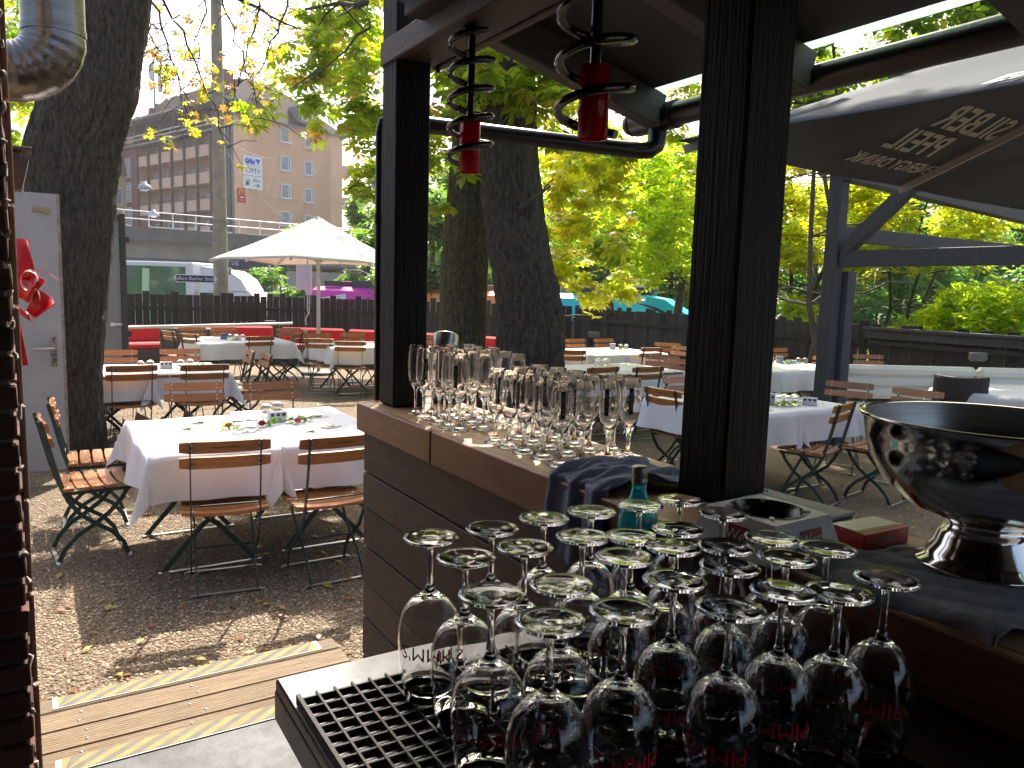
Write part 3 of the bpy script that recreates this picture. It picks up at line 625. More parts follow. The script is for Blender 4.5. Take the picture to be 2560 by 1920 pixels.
sb = thing('tablet_case', 'flat grey tablet case lying behind the white ashtray', 'tablet', (1.262, .96, 1.2805), R_(4))
MB().box((0, 0, .005), (.10, .20, .010), .003).build('case_bottom', mat('case_black', (.02, .02, .022), .5), sb); MB().box((0, 0, .0135), (.104, .205, .007), .003).build('case_lid', mat('case_grey', (.17, .18, .17), .6, col2=(.2, .21, .2), scale=40), sb)
pts = [(1.235+.022*math.cos(q*.7)+.002*q, 1.055+.02*math.sin(q*.7), 1.289+.006*math.sin(q*1.9)+.006) for q in range(22)]
MB().tube(pts, .0026, 6).build('cable', mat('case_black', (.02, .02, .022), .5), label='short coil of black cable beside the thick post', cat='cable')
# ================================================================ fence
fenm = mat('fence_stain', (.022, .019, .018), .75, col2=(.04, .034, .031), scale=5, stretch=(8, 8, .5), bump=.4, island=.35)
fbm = {}
def fboard(w, h):
    k = (round(w, 3), round(h, 2))
    if k not in fbm: fbm[k] = MB().box((0, 0, k[1]/2), (k[0], .022, k[1]), .003).mesh('fence_board', fenm)
    return fbm[k]
def fence(label, pts, w, h0, h1, rail=None):
    fr = thing('board_fence', label, 'fence', (*pts[0], 0))
    k = 0; prev = 0
    for (a, b) in zip(pts[:-1], pts[1:]):
        a, b = Vector((*a, 0)), Vector((*b, 0)); L = (b-a).length; d = (b-a)/L; ang = math.atan2(d.y, d.x); nb = int(L/(w+.006)); off = a-Vector((*pts[0], 0))
        for i in range(nb):
            p = off+d*((i+.5)*L/nb); hi = (k % 4 == 0) or (k % 7 == 3); k += 1
            hh = h0+(h1-h0)*k*(w+.006)/30
            o = link('fence_board', fboard(w-random.choice((0, 0, .004)), hh+(.075 if hi else 0)), fr, (p.x-d.y*.012*(k % 2), p.y+d.x*.012*(k % 2), -.02+random.uniform(-.008, .008)), ang+random.uniform(-.012, .012))
        for z in (.35, 1.0):
            MB().bar(off+Vector((-d.y*-.045, d.x*-.045, z))*1, off+Vector((d.y*.045, -d.x*.045, z))+d*L, .045, .07).build('fence_rail', fenm, fr)
    return fr
fence('dark stepped board fence behind the red sofas', [(-1, 20.6), (5.2, 20.5), (9.2, 18.3), (11.75, 16.0)], .155, 1.36, 1.34)
fence('dark stepped board fence in front of the blue tram and the bushes', [(11.8, 15.95), (11.8, 7.75)], .16, 1.3, 1.28)
f3 = fence('dark board fence with a top rail behind the white bench', [(11.8, 7.72), (11.8, 1.2)], .17, 1.26, 1.22)
MB().box((-.08, -3.2, 1.235), (.11, 6.5, .05), .004).build('top_rail', mat('grey_paint', (.036, .038, .043), .6, col2=(.06, .062, .068), scale=6, stretch=(6, 6, 1), bump=.4), f3)
MB().box((-.055, -3.2, 1.14), (.03, 6.5, .13), .004).build('top_rail', MATS['grey_paint'], f3)
for nm, x, y, z, w in (('wall light on the fence left of the white parasol pole', *at(583, 697, 18.2), .26), ('wall light on the fence behind the far tables', *at(1283, 722, 15.8), .22), ('wall light on the railed fence at the right', *at(2113, 770, 10.3), .22)):
    l = thing('fence_light', 'small flat grey '+nm, 'light', (x, y, z), -YAW); MB().box((0, 0, 0), (w, .08, .1), .008).build('light_housing', mat('housing_grey', (.13, .13, .13), .5), l); MB().box((0, .01, -.056), (w*.8, .05, .012), .003).build('light_lens', mat('lens', (.3, .3, .28), .3), l)
# ================================================================ folding chairs
wood = mat('slat_wood', (.42, .17, .055), .38, col2=(.30, .11, .036), scale=5, stretch=(1.2, 14, 14), bump=.1, bscale=20, island=.22, coat=.25)
grn = mat('chair_green', (.014, .045, .036), .42, col2=(.02, .06, .05), scale=9, spec=.5)
riv = mat('rivet', (.65, .63, .6), .3, .9); burn = mat('branded', (.05, .018, .008), .7)
foot = mat('bare_steel', (.5, .5, .48), .35, .8)
def slat(L, w, t, sag, ups, rv=True, txt=None):       # slat along x, width along local y, bowed by sag, rounded ends
    b = MB(); n = 8; vs = []
    for i in range(n+1):
        x = -L/2+L*i/n; e = abs(i/n-.5)*2; ww = w*(1 if 0 < i < n else .82); z = sag*(e**2)
        vs += [(x, -ww/2, z-t/2), (x, ww/2, z-t/2), (x, ww/2*.96, z+t/2), (x, -ww/2*.96, z+t/2)]
    fs = [(i*4+k, i*4+(k+1) % 4, i*4+4+(k+1) % 4, i*4+4+k) for i in range(n) for k in range(4)]+[(3, 2, 1, 0), (n*4, n*4+1, n*4+2, n*4+3)]
    b.add(vs, fs, 0)
    if rv:
        for x in (-.17, .17):
            z = sag*(abs(x)/(L/2))**2
            for y in ((-w*.24, w*.24) if rv == 2 else (0,)):
                b.lathe([(.0075, 0), (.006, .004), (0, .006)], 6, (x, y, z+t/2), 1)
                if rv == 2: b.lathe([(0, -.005), (.005, -.004), (.0065, 0)], 6, (x, y, z-t/2-.006), 1)
    if txt: b.text(txt, .02, Matrix.Translation((0, 0, -t/2-.0012)) @ Matrix.Rotation(PI, 4, 'Y'), 2)
    return b
sseat = slat(.45, .066, .018, .016, 0, 1).mesh('seat_slat', [wood, riv]); sback = slat(.46, .068, .016, .012, 0, 2).mesh('back_slat', [wood, riv]); sbackt = slat(.46, .068, .016, .012, 0, 2, 'Neumarkter Bräu').mesh('back_slat', [wood, riv, burn])
def upr(x): return MB().strip([(x, -.262, .868), (x, -.238, .77), (x, -.215, .66), (x, -.19, .55), (x, -.165, .46), (x, -.135, .38), (x, -.075, .29), (x, .01, .22), (x, .09, .165), (x, .15, .09), (x, .18, .0)], .007, .026).mesh('upright', grn)
def leg(x): return MB().strip([(x, .19, .425), (x, .155, .36), (x, .085, .28), (x, .0, .215), (x, -.09, .16), (x, -.16, .085), (x, -.2, .0)], .007, .026).mesh('leg', grn)
um = [upr(-.177), upr(.177)]; lm_ = [leg(-.155), leg(.155)]; rl = [MB().box((x, .02, .423), (.007, .37, .02)).mesh('seat_rail', grn) for x in (-.166, .166)]
rod = [MB().tube([(-.177, -.178, .5), (.177, -.178, .5)], .0055, 6).mesh('cross_rod', grn), MB().tube([(-.155, .0, .212), (.155, .0, .212)], .0055, 6).mesh('cross_rod', grn)]
fbr = [MB().strip([(-.215, .18, .006), (-.19, .18, .014), (.0, .18, .012), (.19, .18, .014), (.215, .18, .006)], .022, .004, (0, 1, 0)).mesh('floor_bar', foot), MB().strip([(-.195, -.2, .006), (-.17, -.2, .014), (.0, -.2, .012), (.17, -.2, .014), (.195, -.2, .006)], .022, .004, (0, 1, 0)).mesh('floor_bar', foot)]
CG = 'wooden folding chairs in the beer garden'
ch0 = thing('folding_chair', 'tmp', 'chair', (0, 0, 0), 0, CG)
for i in range(5): link('seat_slat', sseat, ch0, (0, -.135+.0775*i, .442+(.006 if i == 4 else 0)))
for k, (me, y, z) in enumerate(((sbackt, -.243, .832), (sback, -.222, .745))):
    o = link('back_slat', me, ch0, (0, y, z)); o.rotation_euler = (R_(-104), 0, 0); o.rotation_euler = (R_(76), 0, PI)
for q in um: link('upright', q, ch0)
for q in lm_: link('leg', q, ch0)
for q in rl: link('seat_rail', q, ch0)
for q in rod: link('cross_rod', q, ch0)
for q in fbr: link('floor_bar', q, ch0)
HD = dict(N=0, E=-PI/2, S=PI, W=PI/2)
first = [True]
def chair(x, y, h, lab, jit=4):        # x,y = top of the backrest
    a = (HD[h] if isinstance(h, str) else R_(h))+R_(random.uniform(-jit, jit)); cx = x-math.sin(a)*.26; cy_ = y+math.cos(a)*.26
    if first[0]: first[0] = False; ch0.location = (cx, cy_, 0); ch0.rotation_euler = (0, 0, a); ch0['label'] = lab; return ch0
    return copy_tree(ch0, (cx, cy_, 0), a, lab)
C = 'wooden chair '
for args in (
 (.84, 4.17, -8, C+'with its back to us at the near corner of the front table', 0), (1.43, 4.05, 1, C+'with its back to us beside the end of the bar counter', 0),
 (.07, 6.0, 'E', C+'seen from the side by the tree, farther of the two', 2), (.0, 5.3, -86, C+'seen from the side with sunlit seat, nearer of the two', 1),
 (1.11, 6.72, 172, C+'facing us behind the front table above the rusty fire bowl', 0), (1.7, 6.6, 176, C+'facing us behind the front table, right beside the gap to the gravel', 0),
 (.8, 8.22, 'N', C+'with its back to us by the tree trunk at the second left table', 2), (1.45, 8.12, 'N', C+'with its back to us at the right half of the second left table', 2),
 (.81, 10.1, 'S', C+'facing us behind the second left table, half hidden by the trunk', 2), (1.51, 10.1, 'S', C+'facing us behind the glasses of the second left table', 2),
 (2.28, 9.75, 'W', C+'turned sideways right of the second left table, farther one', 3), (2.34, 9.2, 'W', C+'turned sideways right of the second left table, nearer one', 3),
 (1.85, 13.7, -70, C+'at the left end of the far left table, before the screen', 3), (2.05, 12.9, -60, C+'seen from behind, near left corner of the far left table', 3),
 (2.41, 14.7, 'S', C+'facing us at the far left table, leftmost before the red sofa', 3), (2.95, 14.7, 'S', C+'facing us at the far left table, second before the red sofa', 3),
 (3.0, 12.2, 6, C+'with its back to us in the middle of the far left table', 3), (3.78, 12.85, 50, C+'turned to the right end of the far left table, nearer one', 3),
 (4.07, 14.5, 165, C+'facing us at the far left table, right end before the sofa', 3), (4.2, 13.75, 80, C+'seen from the side at the far left table, half hidden', 3),
 (3.72, 11.6, -28, C+'with its back to us under the white parasol, left one', 3), (4.0, 10.98, -18, C+'with its back to us under the parasol, nearest the post', 3),
 (4.1, 12.85, 'S', C+'facing us under the white parasol, left of its pole', 3), (4.76, 12.95, 'S', C+'facing us under the white parasol, right of its pole', 3),
 (5.75, 12.25, 'S', C+'just right of the far black post above the wine cooler', 3),
 (8.15, 11.0, 'S', C+'facing us behind the far middle table, close to the big trunk', 3), (8.75, 10.95, 'S', C+'facing us behind the far middle table, under the fence light', 3),
 (6.95, 9.9, 'E', C+'turned sideways beside the big trunk, farther one', 3), (6.5, 8.85, -30, C+'with its back to us beside the big trunk at the far middle table', 3),
 (8.2, 9.0, 'N', C+'with its back to us at the right of the far middle table', 3), (9.31, 9.85, 120, C+'at the right end of the far middle table, left of two', 3), (9.0, 9.15, 100, C+'at the right end of the far middle table, half behind the thick post', 3),
 (6.0, 6.62, 'N', C+'with its back to us right of the flutes at the middle table', 3), (5.42, 6.72, 'N', C+'with its back to us behind the flutes at the middle table', 3),
 (7.36, 7.87, 130, C+'facing us at the right end of the middle table, left one', 3), (7.16, 7.3, 120, C+'facing us at the right end of the middle table, right one', 3),
 (5.6, 5.75, 'S', C+'facing us close to the thick post with sunlit slats', 3), (4.70, 5.04, -86, C+'with its back to us left of the thick post, nearest on that side', 2),
 (10.46, 8.5, 'S', C+'facing us behind the far right table beside the thick post', 3), (9.75, 7.0, 'W', C+'seen edge on left of the grey timber frame', 3), (10.9, 7.14, 150, C+'behind the white bench beside the grey timber frame', 3),
 (5.55, 3.77, 18, C+'turned away with green legs crossed in full view by the right table', 2), (6.12, 3.55, 12, C+'mostly hidden behind the punch bowl at the right table', 2),
 (7.05, 4.78, 110, C+'facing us in front of the white bench, left one', 2), (7.15, 4.12, 100, C+'facing us in front of the white bench, right one', 2)):
    chair(*args)
# ================================================================ tables, cloths
ttop = mat('table_top_wood', (.3, .14, .06), .5, col2=(.2, .09, .04), scale=5, stretch=(8, 1, 8))
linen = mat('white_linen', (.76, .755, .76), .9, col2=(.70, .69, .70), scale=3, bump=.25, bscale=7)
tb0 = None
def table(x0, y0, x1, y1, lab, drop=.262, cl=None, ang=0):
    global tb0
    cx, cy_ = (x0+x1)/2, (y0+y1)/2; w, d = x1-x0, y1-y0
    TG = 'beer garden tables under white cloths'
    if tb0 is None:
        tb0 = thing('garden_table', 'tmp', 'table', (cx, cy_, 0), ang, TG)
        for i in range(5): MB().box((-.28+.14*i, 0, .73), (.13, 1.14, .024), .003).build('table_slat', ttop, tb0)
        for y in (-.38, .38):
            for s in (-1, 1):
                MB().strip([(s*.29, y, .71), (s*.12, y, .4), (-s*.05, y+.03, .25), (-s*.27, y+.02, .0)], .008, .03, (0, 1, 0)).build('leg', grn, tb0)
            MB().bar((-.29, y, .01), (.29, y, .01), .024, .006).build('floor_bar', foot, tb0)
            MB().tube([(0, y, .3), (0, y*.2, .7)], .007, 6).build('brace', foot, tb0)
        t = tb0
    else: t = copy_tree(tb0, (cx, cy_, 0), ang)
    t['label'] = 'folding table under '+lab
    # cloth
    b = MB(); L = drop; nx, ny, k = 14, 18, 7
    gx = [-w/2-L+L*i/k for i in range(k)]+[-w/2+w*i/nx for i in range(nx+1)]+[w/2+L*(i+1)/k for i in range(k)]
    gy = [-d/2-L+L*i/k for i in range(k)]+[-d/2+d*i/ny for i in range(ny+1)]+[d/2+L*(i+1)/k for i in range(k)]
    r = random.Random(int(x0*100+y0*10)); ph = [r.uniform(0, 6.28) for _ in range(8)]; H = .7495
    vs = []
    for y in gy:
        for x in gx:
            ex = max(0, abs(x)-w/2); ey = max(0, abs(y)-d/2); sx = 1 if x > 0 else -1; sy = 1 if y > 0 else -1
            bx = max(-w/2, min(w/2, x)); by = max(-d/2, min(d/2, y))
            if ex == 0 and ey == 0: p = (x, y, H+.0015*math.sin(x*9+ph[0])*math.sin(y*7+ph[1]))
            elif ey == 0: o = .012+ex*(.10+.10*math.sin(by*8+ph[2]))+.018*math.sin(by*17+ph[3])*ex/L; p = (bx+sx*o, by, H-ex*.99)
            elif ex == 0: o = .012+ey*(.10+.10*math.sin(bx*9+ph[4]))+.018*math.sin(bx*19+ph[5])*ey/L; p = (bx, by+sy*o, H-ey*.99)
            else:
                rr = math.hypot(ex, ey); q = math.atan2(ey, ex); fl = .012+rr*(.13+.33*math.sin(2*q)**2*(.9+.3*math.sin(ph[6]+sx+2*sy))-.10*math.sin(4*q+ph[7])**2)
                p = (bx+sx*fl*math.cos(q), by+sy*fl*math.sin(q), max(H-rr*.96, .04))
            vs.append(p)
    m_ = len(gx); fs = [(j*m_+i, j*m_+i+1, (j+1)*m_+i+1, (j+1)*m_+i) for j in range(len(gy)-1) for i in range(m_-1)]
    b.add(vs, fs, 0, True)
    b.build('tablecloth', linen, None, (cx, cy_, 0), ang, label='white tablecloth '+(cl or 'over '+lab), cat='tablecloth', group='white tablecloths')
for q in (
 (.5, 4.46, 1.2, 5.68, 'the cloth of the front table, left half'), (1.21, 4.46, 1.95, 5.82, 'the cloth of the front table, right half by the counter'),
 (.2, 8.42, .98, 9.5, 'the cloth of the second left table, half behind the tree trunk'), (.99, 8.42, 1.75, 9.5, 'the cloth of the second left table, open right half'),
 (2.15, 12.45, 2.85, 13.9, 'the cloth of the far left table, left half'), (2.86, 12.45, 3.6, 13.9, 'the cloth of the far left table, right half'),
 (3.85, 11.25, 4.6, 12.5, 'the cloth below the white parasol, left half'), (4.61, 11.25, 5.4, 12.5, 'the cloth below the white parasol, half behind the far post'),
 (7.1, 9.2, 7.85, 10.4, 'the cloth of the far middle table beside the trunk'), (7.86, 9.2, 8.7, 10.4, 'the cloth of the far middle table, right half'),
 (5.4, 6.98, 6.1, 8.05, 'the cloth right behind the flutes, left half'), (6.11, 6.98, 6.9, 8.05, 'the cloth right behind the flutes, right half'),
 (4.75, 4.15, 5.45, 5.3, 'the cloth behind the thick post, left half'), (5.46, 4.15, 6.25, 5.3, 'the cloth right of the thick post, right half'),
 (8.1, 6.5, 8.85, 7.7, 'the cloth of the far right table beside the thick post'), (8.86, 6.5, 9.6, 7.7, 'the cloth of the far right table by the grey frame'),
 (8.45, 3.7, 9.25, 4.75, 'the cloth in front of the white bench, left half'), (9.26, 3.7, 10.1, 4.75, 'the cloth in front of the white bench at the right edge')):
    table(*q)
# ================================================================ table settings
tum = MB().lathe([(.033, 0), (.040, .03), (.0405, .055), (.034, .08), (.018, .089), (0, .090), (0, .084), (.016, .083), (.0325, .077), (.039, .055), (.0385, .03), (.032, 0), (.033, 0)], 20).mesh('tumbler', glass)
def tumblers(spots, lab, z=.752):
    for i, (x, y) in enumerate(spots):
        link('tumbler', tum, None, (x, y, z), 0, f'{lab}, {ordn[i]} from the left', 'tumbler', 'upturned tumblers on the tables')
tumblers([(1.08, 4.98), (1.167, 5.0), (1.4, 5.55), (1.495, 5.62)], 'upturned glass tumbler among the roses on the front table')
tumblers([(.95, 8.95), (1.05, 9.0), (1.35, 8.98), (1.45, 9.02)], 'upturned glass tumbler on the second left table')
tumblers([(2.75, 13.2), (2.84, 13.15), (2.93, 13.1), (2.83, 13.05)], 'upturned glass tumbler on the far left table')
tumblers([(5.60, 4.47), (5.66, 4.43), (5.73, 4.40), (5.71, 4.51), (5.80, 4.47)], 'upturned glass tumbler on the right table by the thick post')
tumblers([(9.0, 7.5), (9.08, 7.45), (9.42, 7.25), (9.5, 7.2)], 'upturned glass tumbler on the far right table')
tumblers([(8.38, 10.0), (8.46, 9.95), (8.52, 10.02)], 'upturned glass tumbler on the far middle table'); tumblers([(6.25, 7.9), (6.33, 7.85), (6.4, 7.9)], 'upturned glass tumbler on the table behind the flutes')
card = mat('card_white', (.6, .6, .6), .6); dots = mat('card_print', (.05, .05, .055), .5); wc = mat('card_violet', (.35, .36, .42), .6)
def holder(x, y, rz, lab, mt=card, w=.125, h=.07):
    t = thing('card_holder', lab, 'card holder', (x, y, .7515), rz)
    MB().box((0, 0, h/2), (w, .05, h), .003).build('holder_box', mt, t); b = MB()
    for i in range(3): b.lathe([(0, .0006), (.014, .0005), (.014, 0)], 12, (0, 0, 0))
    b = MB()
    for i in (-1, 0, 1): b.prism([(i*.04+.014*math.cos(q*PI/5), h*.72+.011*math.sin(q*PI/5)) for q in range(10)], .0008, Matrix.Translation((0, -.0255, 0)) @ Matrix.Rotation(R_(90), 4, 'X'))
    b.build('printed_dot', dots, t)
holder(1.40, 5.28, R_(8), 'small white card holder between the roses on the front table'); holder(1.2, 8.95, R_(-5), 'small white card holder on the second left table'); holder(5.86, 4.36, R_(-50), 'small white card holder beside the tumblers on the right table')
holder(5.52, 4.53, R_(-60), 'lavender napkin box on the right table by the thick post', wc, .1, .1); holder(9.22, 7.42, R_(-40), 'lavender napkin box on the far right table', wc, .1, .1); holder(2.66, 13.25, 0, 'blue napkin box on the far left table', mat('card_blue', (.16, .22, .36), .5), .1, .1); holder(8.25, 10.05, R_(-40), 'lavender napkin box on the far middle table', wc, .1, .1); holder(9.32, 7.3, R_(-40), 'small pale box on the far right table', card, .14, .05)
def garland(x0, y0, x1, y1, nleaf, lab, roses=()):
    t = thing('flower_garland', lab, 'flowers', (x0, y0, .752)); n = nleaf
    tt = rng.uniform(0, 1, n); P = np.stack([(x1-x0)*tt+rng.normal(0, .018, n), (y1-y0)*tt+rng.normal(0, .018, n), rng.uniform(.006, .045, n)], 1)
    link('leaves', leaf_mesh('leaves', P, .042, 'oval', 'green', tilt=1.2), t)
    MB().tube([(0, 0, .012), ((x1-x0)*.5, (y1-y0)*.5+.01, .02), (x1-x0, y1-y0, .025)], .003, 6).build('stem', mat('stem_green', (.05, .11, .03), .6), t)
    for (x, y, col) in roses:
        b = MB(); r = random.Random(int(x*99))
        for k in range(5):
            for j in range(5 if k else 1):
                a = j*2*PI/5+k*.6; R = .006+.005*k; pts = []
                b.add([(R*.4*math.cos(a-.5), R*.4*math.sin(a-.5), .008), (R*math.cos(a-.75), R*math.sin(a-.75), .036-.003*k), (R*1.12*math.cos(a), R*1.12*math.sin(a), .042-.004*k), (R*math.cos(a+.75), R*math.sin(a+.75), .036-.003*k), (R*.4*math.cos(a+.5), R*.4*math.sin(a+.5), .008)], [(0, 1, 2, 3, 4)], 0, True)
        o = b.build('rose_head', mat('rose_%s' % col[0], col[1], .5, transl=.3), t, (x-x0, y-y0, .0)); o.scale = (1.15, 1.15, 1.15)
RED, PNK, ORG = ('red', (.5, .006, .02)), ('pink', (.62, .16, .22)), ('orange', (.62, .2, .03))
garland(.98, 5.12, 1.12, 5.10, 26, 'orange rose with green leaves left of the tumblers on the front table', [(1.05, 5.13, ORG)])
garland(1.24, 5.12, 1.62, 5.22, 60, 'red and pink roses on green leaves right of the tumblers on the front table', [(1.26, 5.12, RED), (1.5, 5.13, PNK)])
garland(1.42, 8.85, 1.58, 8.9, 22, 'yellow flowers beside the tumblers on the second left table', [(1.5, 8.87, ('yellow', (.6, .45, .03)))])
garland(5.46, 4.44, 5.6, 4.36, 40, 'green leaf sprig beside the lavender box on the right table'); garland(5.92, 4.42, 6.02, 4.4, 24, 'green leaf sprig beside the card holder on the right table'); garland(9.05, 7.25, 9.25, 7.2, 30, 'green leaf sprig on the far right table'); garland(2.7, 13.0, 2.85, 12.95, 30, 'green leaf sprig on the far left table')
nap = mat('napkin_cream', (.62, .6, .48), .9); 
for i, (x, y, rz, w) in enumerate(((1.48, 4.82, 8, .17), (1.67, 4.95, 30, .13), (.8, 5.2, 10, .15), (.9, 5.4, 5, .2), (1.7, 5.36, 4, .16), (4.95, 4.5, -30, .18), (5.2, 4.35, -35, .2))):
    lab = ('flat cream card nearest the counter corner on the front table', 'small folded cream card in sun spots on the front table', 'open cream card left of the orange rose', 'long cream card at the back of the front table', 'folded card at the far right of the front table', 'cream card on the right table by the thick post', 'cream card at the near edge of the right table')[i]
    o = MB().box((0, 0, .0015), (w, .08, .003)).add([(-w*.3, -.02, .004), (w*.2, -.03, .02), (w*.3, .02, .004), (-w*.1, .03, .018)], [(0, 1, 2, 3)]).build('menu_card', nap, None, (x, y, .752), R_(rz), label=lab, cat='card')
# ================================================================ sofas, wicker, bench, fire bowl
redc = mat('red_cushion', (.42, .012, .016), .7, col2=(.5, .02, .022), scale=4); wick = mat('dark_wicker', (.05, .043, .04), .6, col2=(.09, .08, .075), scale=90, bump=1.0, bscale=120)
def sofa(x, y, ang, w, lab):
    t = thing('lounge_sofa', lab, 'sofa', (x, y, 0), ang, 'red wicker lounge sofas along the fence')
    MB().box((0, .0, .16), (w, .8, .3), .02).build('base', wick, t); MB().box((0, .36, .34), (w, .1, .62), .02).build('back', wick, t)
    MB().box((0, -.04, .37), (w-.02, .7, .12), .03).build('seat_cushion', redc, t); MB().box((0, .25, .575), (w-.02, .15, .36), .05, Matrix.Rotation(R_(-8), 3, 'X')).build('back_cushion', redc, t)
for i, (x, y, a, w, l) in enumerate(((2.0, 17.2, 8, 1.75, 'leftmost on the back wall'), (3.6, 17.0, -6, 1.75, 'second from the left'), (5.0, 16.2, -32, 1.4, 'third from the left'), (6.05, 15.3, -44, 1.3, 'left of the parasol pole'), (6.85, 14.3, -56, 1.2, 'right of the parasol pole'), (7.6, 13.1, -62, 1.2, 'between the big trunks'), (7.3, 11.9, -70, .8, 'behind the far black post'))):
    sofa(x, y, R_(a), w, f'red cushioned lounge sofa along the fence, {l}')
def wbench(name, lab, x, y, w, d, h, a=0, cushion=None):
    t = thing(name, lab, 'sofa', (x, y, 0), a); MB().box((0, 0, h/2), (w, d, h), .02).build('wicker_body', wick, t)
    if cushion: MB().box(cushion[0], cushion[1], .03).build('cushion', redc, t)
p = at(222, 760, 10.6); wbench('lounge_armchair', 'dark wicker lounge chair with red cushion beside the tree trunk', p.x-.45, p.y, .95, .7, .62, R_(-6), ((-.12, .22, .68), (.5, .2, .14)))
p = at(405, 740, 14.3); wbench('wicker_screen', 'dark wicker sofa side standing at the left end of the far table', p.x, p.y, .9, .3, .82, R_(-25))
whl = mat('white_leather', (.76, .72, .63), .5, col2=(.70, .66, .57), scale=2)
wbn = thing('padded_bench', 'long white padded bench along the railed fence', 'bench', (8.95, 5.25, 0), R_(-29))
for k, x in enumerate((-.05, 1.6)):
    wI = 1.62
    for j, z in enumerate((.86, .73, .60)): MB().box((x, 0, z), (wI, .16, .14), .045).build('back_cushion', whl, wbn)
    MB().box((x, -.3, .42), (wI, .55, .14), .04).build('seat_cushion', whl, wbn)
MB().box((.78, -.15, .2), (3.28, .6, .36), .01).build('bench_base', mat('bench_base', (.5, .48, .45), .6), wbn)
wcx = thing('wicker_chair', 'dark brown wicker armchair at the table before the white bench', 'chair', (8.5, 4.45, 0), R_(-60))
b = MB(); n = 8
vs = []
for z, yy in ((.42, -.02), (.66, -.06), (.92, -.11)):
    for i in range(n+1):
        x = -.26+.52*i/n; c = 1-(x/.26)**2; vs.append((x, yy-.07*c, z-(.018*c if z > .9 else 0)))
fs = [(j*(n+1)+i, j*(n+1)+i+1, (j+1)*(n+1)+i+1, (j+1)*(n+1)+i) for j in range(2) for i in range(n)]
o = b.add(vs, fs, 0, True).build('backrest', mat('brown_wicker', (.035, .022, .018), .55, col2=(.055, .035, .028), scale=90, bump=1, bscale=120), wcx); s = o.modifiers.new('s', 'SOLIDIFY'); s.thickness = .04
MB().box((0, .2, .40), (.5, .5, .09), .02).build('seat', MATS['brown_wicker'], wcx)
for x in (-.22, .22):
    for y in (.0, .42): MB().box((x, y, .18), (.04, .04, .36), .004).build('leg', MATS['brown_wicker'], wcx)
rust = mat('rust_iron', (.075, .035, .022), .7, col2=(.14, .065, .035), scale=9, bump=.4)
fbw = thing('fire_bowl', 'rusty iron fire bowl with flame shaped rim behind the front table', 'fire bowl', (.95, 7.45, 0), R_(-30))
b = MB(); n = 72; vs = []
for j, (r, z) in enumerate(((.05, .12), (.16, .13), (.25, .2), (.3, .30))):
    for k in range(n): vs.append((r*math.cos(2*PI*k/n), r*math.sin(2*PI*k/n), z))
for k in range(n):
    q = k/n*9; s2 = q-int(q); hh = .05+.13*(s2**.7 if s2 < .72 else (1-s2)/.28)*(1+.35*math.sin(int(q)*2.3)); r = .33-.01*s2; a = 2*PI*k/n+.1*hh*4*s2; vs.append((r*math.cos(a), r*math.sin(a), .30+hh))
fs = [(j*n+k, j*n+(k+1) % n, (j+1)*n+(k+1) % n, (j+1)*n+k) for j in range(4) for k in range(n)]
o = b.add(vs, fs).build('bowl', rust, fbw); s = o.modifiers.new('s', 'SOLIDIFY'); s.thickness = .006
for k in range(3): a = k*2.1; MB().bar((.15*math.cos(a), .15*math.sin(a), .14), (.24*math.cos(a), .24*math.sin(a), 0), .03, .03).build('leg', rust, fbw)
# ================================================================ door, container
drm = mat('door_grey', (.30, .29, .29), .55, col2=(.37, .35, .34), scale=3, bump=.05); rst = mat('rust_edge', (.2, .1, .05), .8, col2=(.36, .3, .26), scale=20)
dr = thing('steel_door', 'grey steel door standing open with worn lever handle', 'door', (.22, 7.26, .1))
MB().box((-.52, .02, 1.13), (1.0, .04, 2.24), .003).build('door_leaf', drm, dr); MB().box((-.012, .02, 1.13), (.022, .044, 2.24), .002).build('door_edge', rst, dr)
hp = MB().box((-.085, -.004, .99), (.042, .008, .24), .002).build('handle_plate', mat('plate_brass', (.32, .27, .2), .45, .5, col2=(.08, .06, .05), scale=16, contrast=(.48, .54)), dr)
MB().tube([(-.085, -.005, 1.02), (-.085, -.05, 1.02), (-.1, -.055, 1.02), (-.23, -.05, 1.02)], .011, 10).build('lever', mat('lever_metal', (.55, .53, .48), .3, .9), hp)
MB().lathe([(0, 0), (.012, 0), (.012, .006), (0, .006)], 12, (-.085, -.012, .93)).build('keyhole', mat('dark_steel', (.05, .05, .055), .4, .7), hp)
MB().box((-.13, -.006, 2.12), (.12, .012, .035), .003).box((-.1, -.012, 2.1), (.05, .01, .02), .002).build('hinge', mat('hinge_brass', (.35, .28, .14), .4, .7), dr)
cn = thing('storage_container', 'grey storage container with dark corner post behind the tree', 'container', (1.05, 11.3, 0))
cmt = mat('container_grey', (.20, .205, .21), .5, col2=(.24, .24, .245), scale=2, bump=.05)
MB().box((-1.6, 1.2, 1.3), (3.1, 2.4, 2.3), .01).build('container_body', cmt, cn); MB().box((-.02, -.01, 1.28), (.07, .07, 2.5), .006).build('corner_post', mat('post_dark', (.03, .03, .032), .5), cn)
MB().box((-1.6, -.01, 2.48), (3.2, .06, .06), .004).build('top_rail', mat('post_dark', (.03, .03, .032), .5), cn); MB().box((-1.75, 1.4, 2.66), (3.2, 2.2, .22), .03).build('roof_box', mat('container_white', (.6, .62, .64), .5), cn)
for z in (2.2, .98): MB().box((.03, -.03, z), (.05, .04, .08), .004).build('hinge', mat('post_dark', (.03, .03, .032), .5), cn)
MB().tube([(-.32, -.05, .8), (-.32, -.05, 1.35)], .018, 10).build('grab_bar', mat('bar_grey', (.4, .4, .4), .4), cn)
MB().box((-.12, -.03, 1.1), (.16, .02, .025), .003).box((-.17, -.035, 1.1), (.05, .02, .05), .003).build('bolt_latch', mat('latch_white', (.7, .7, .7), .4), cn)
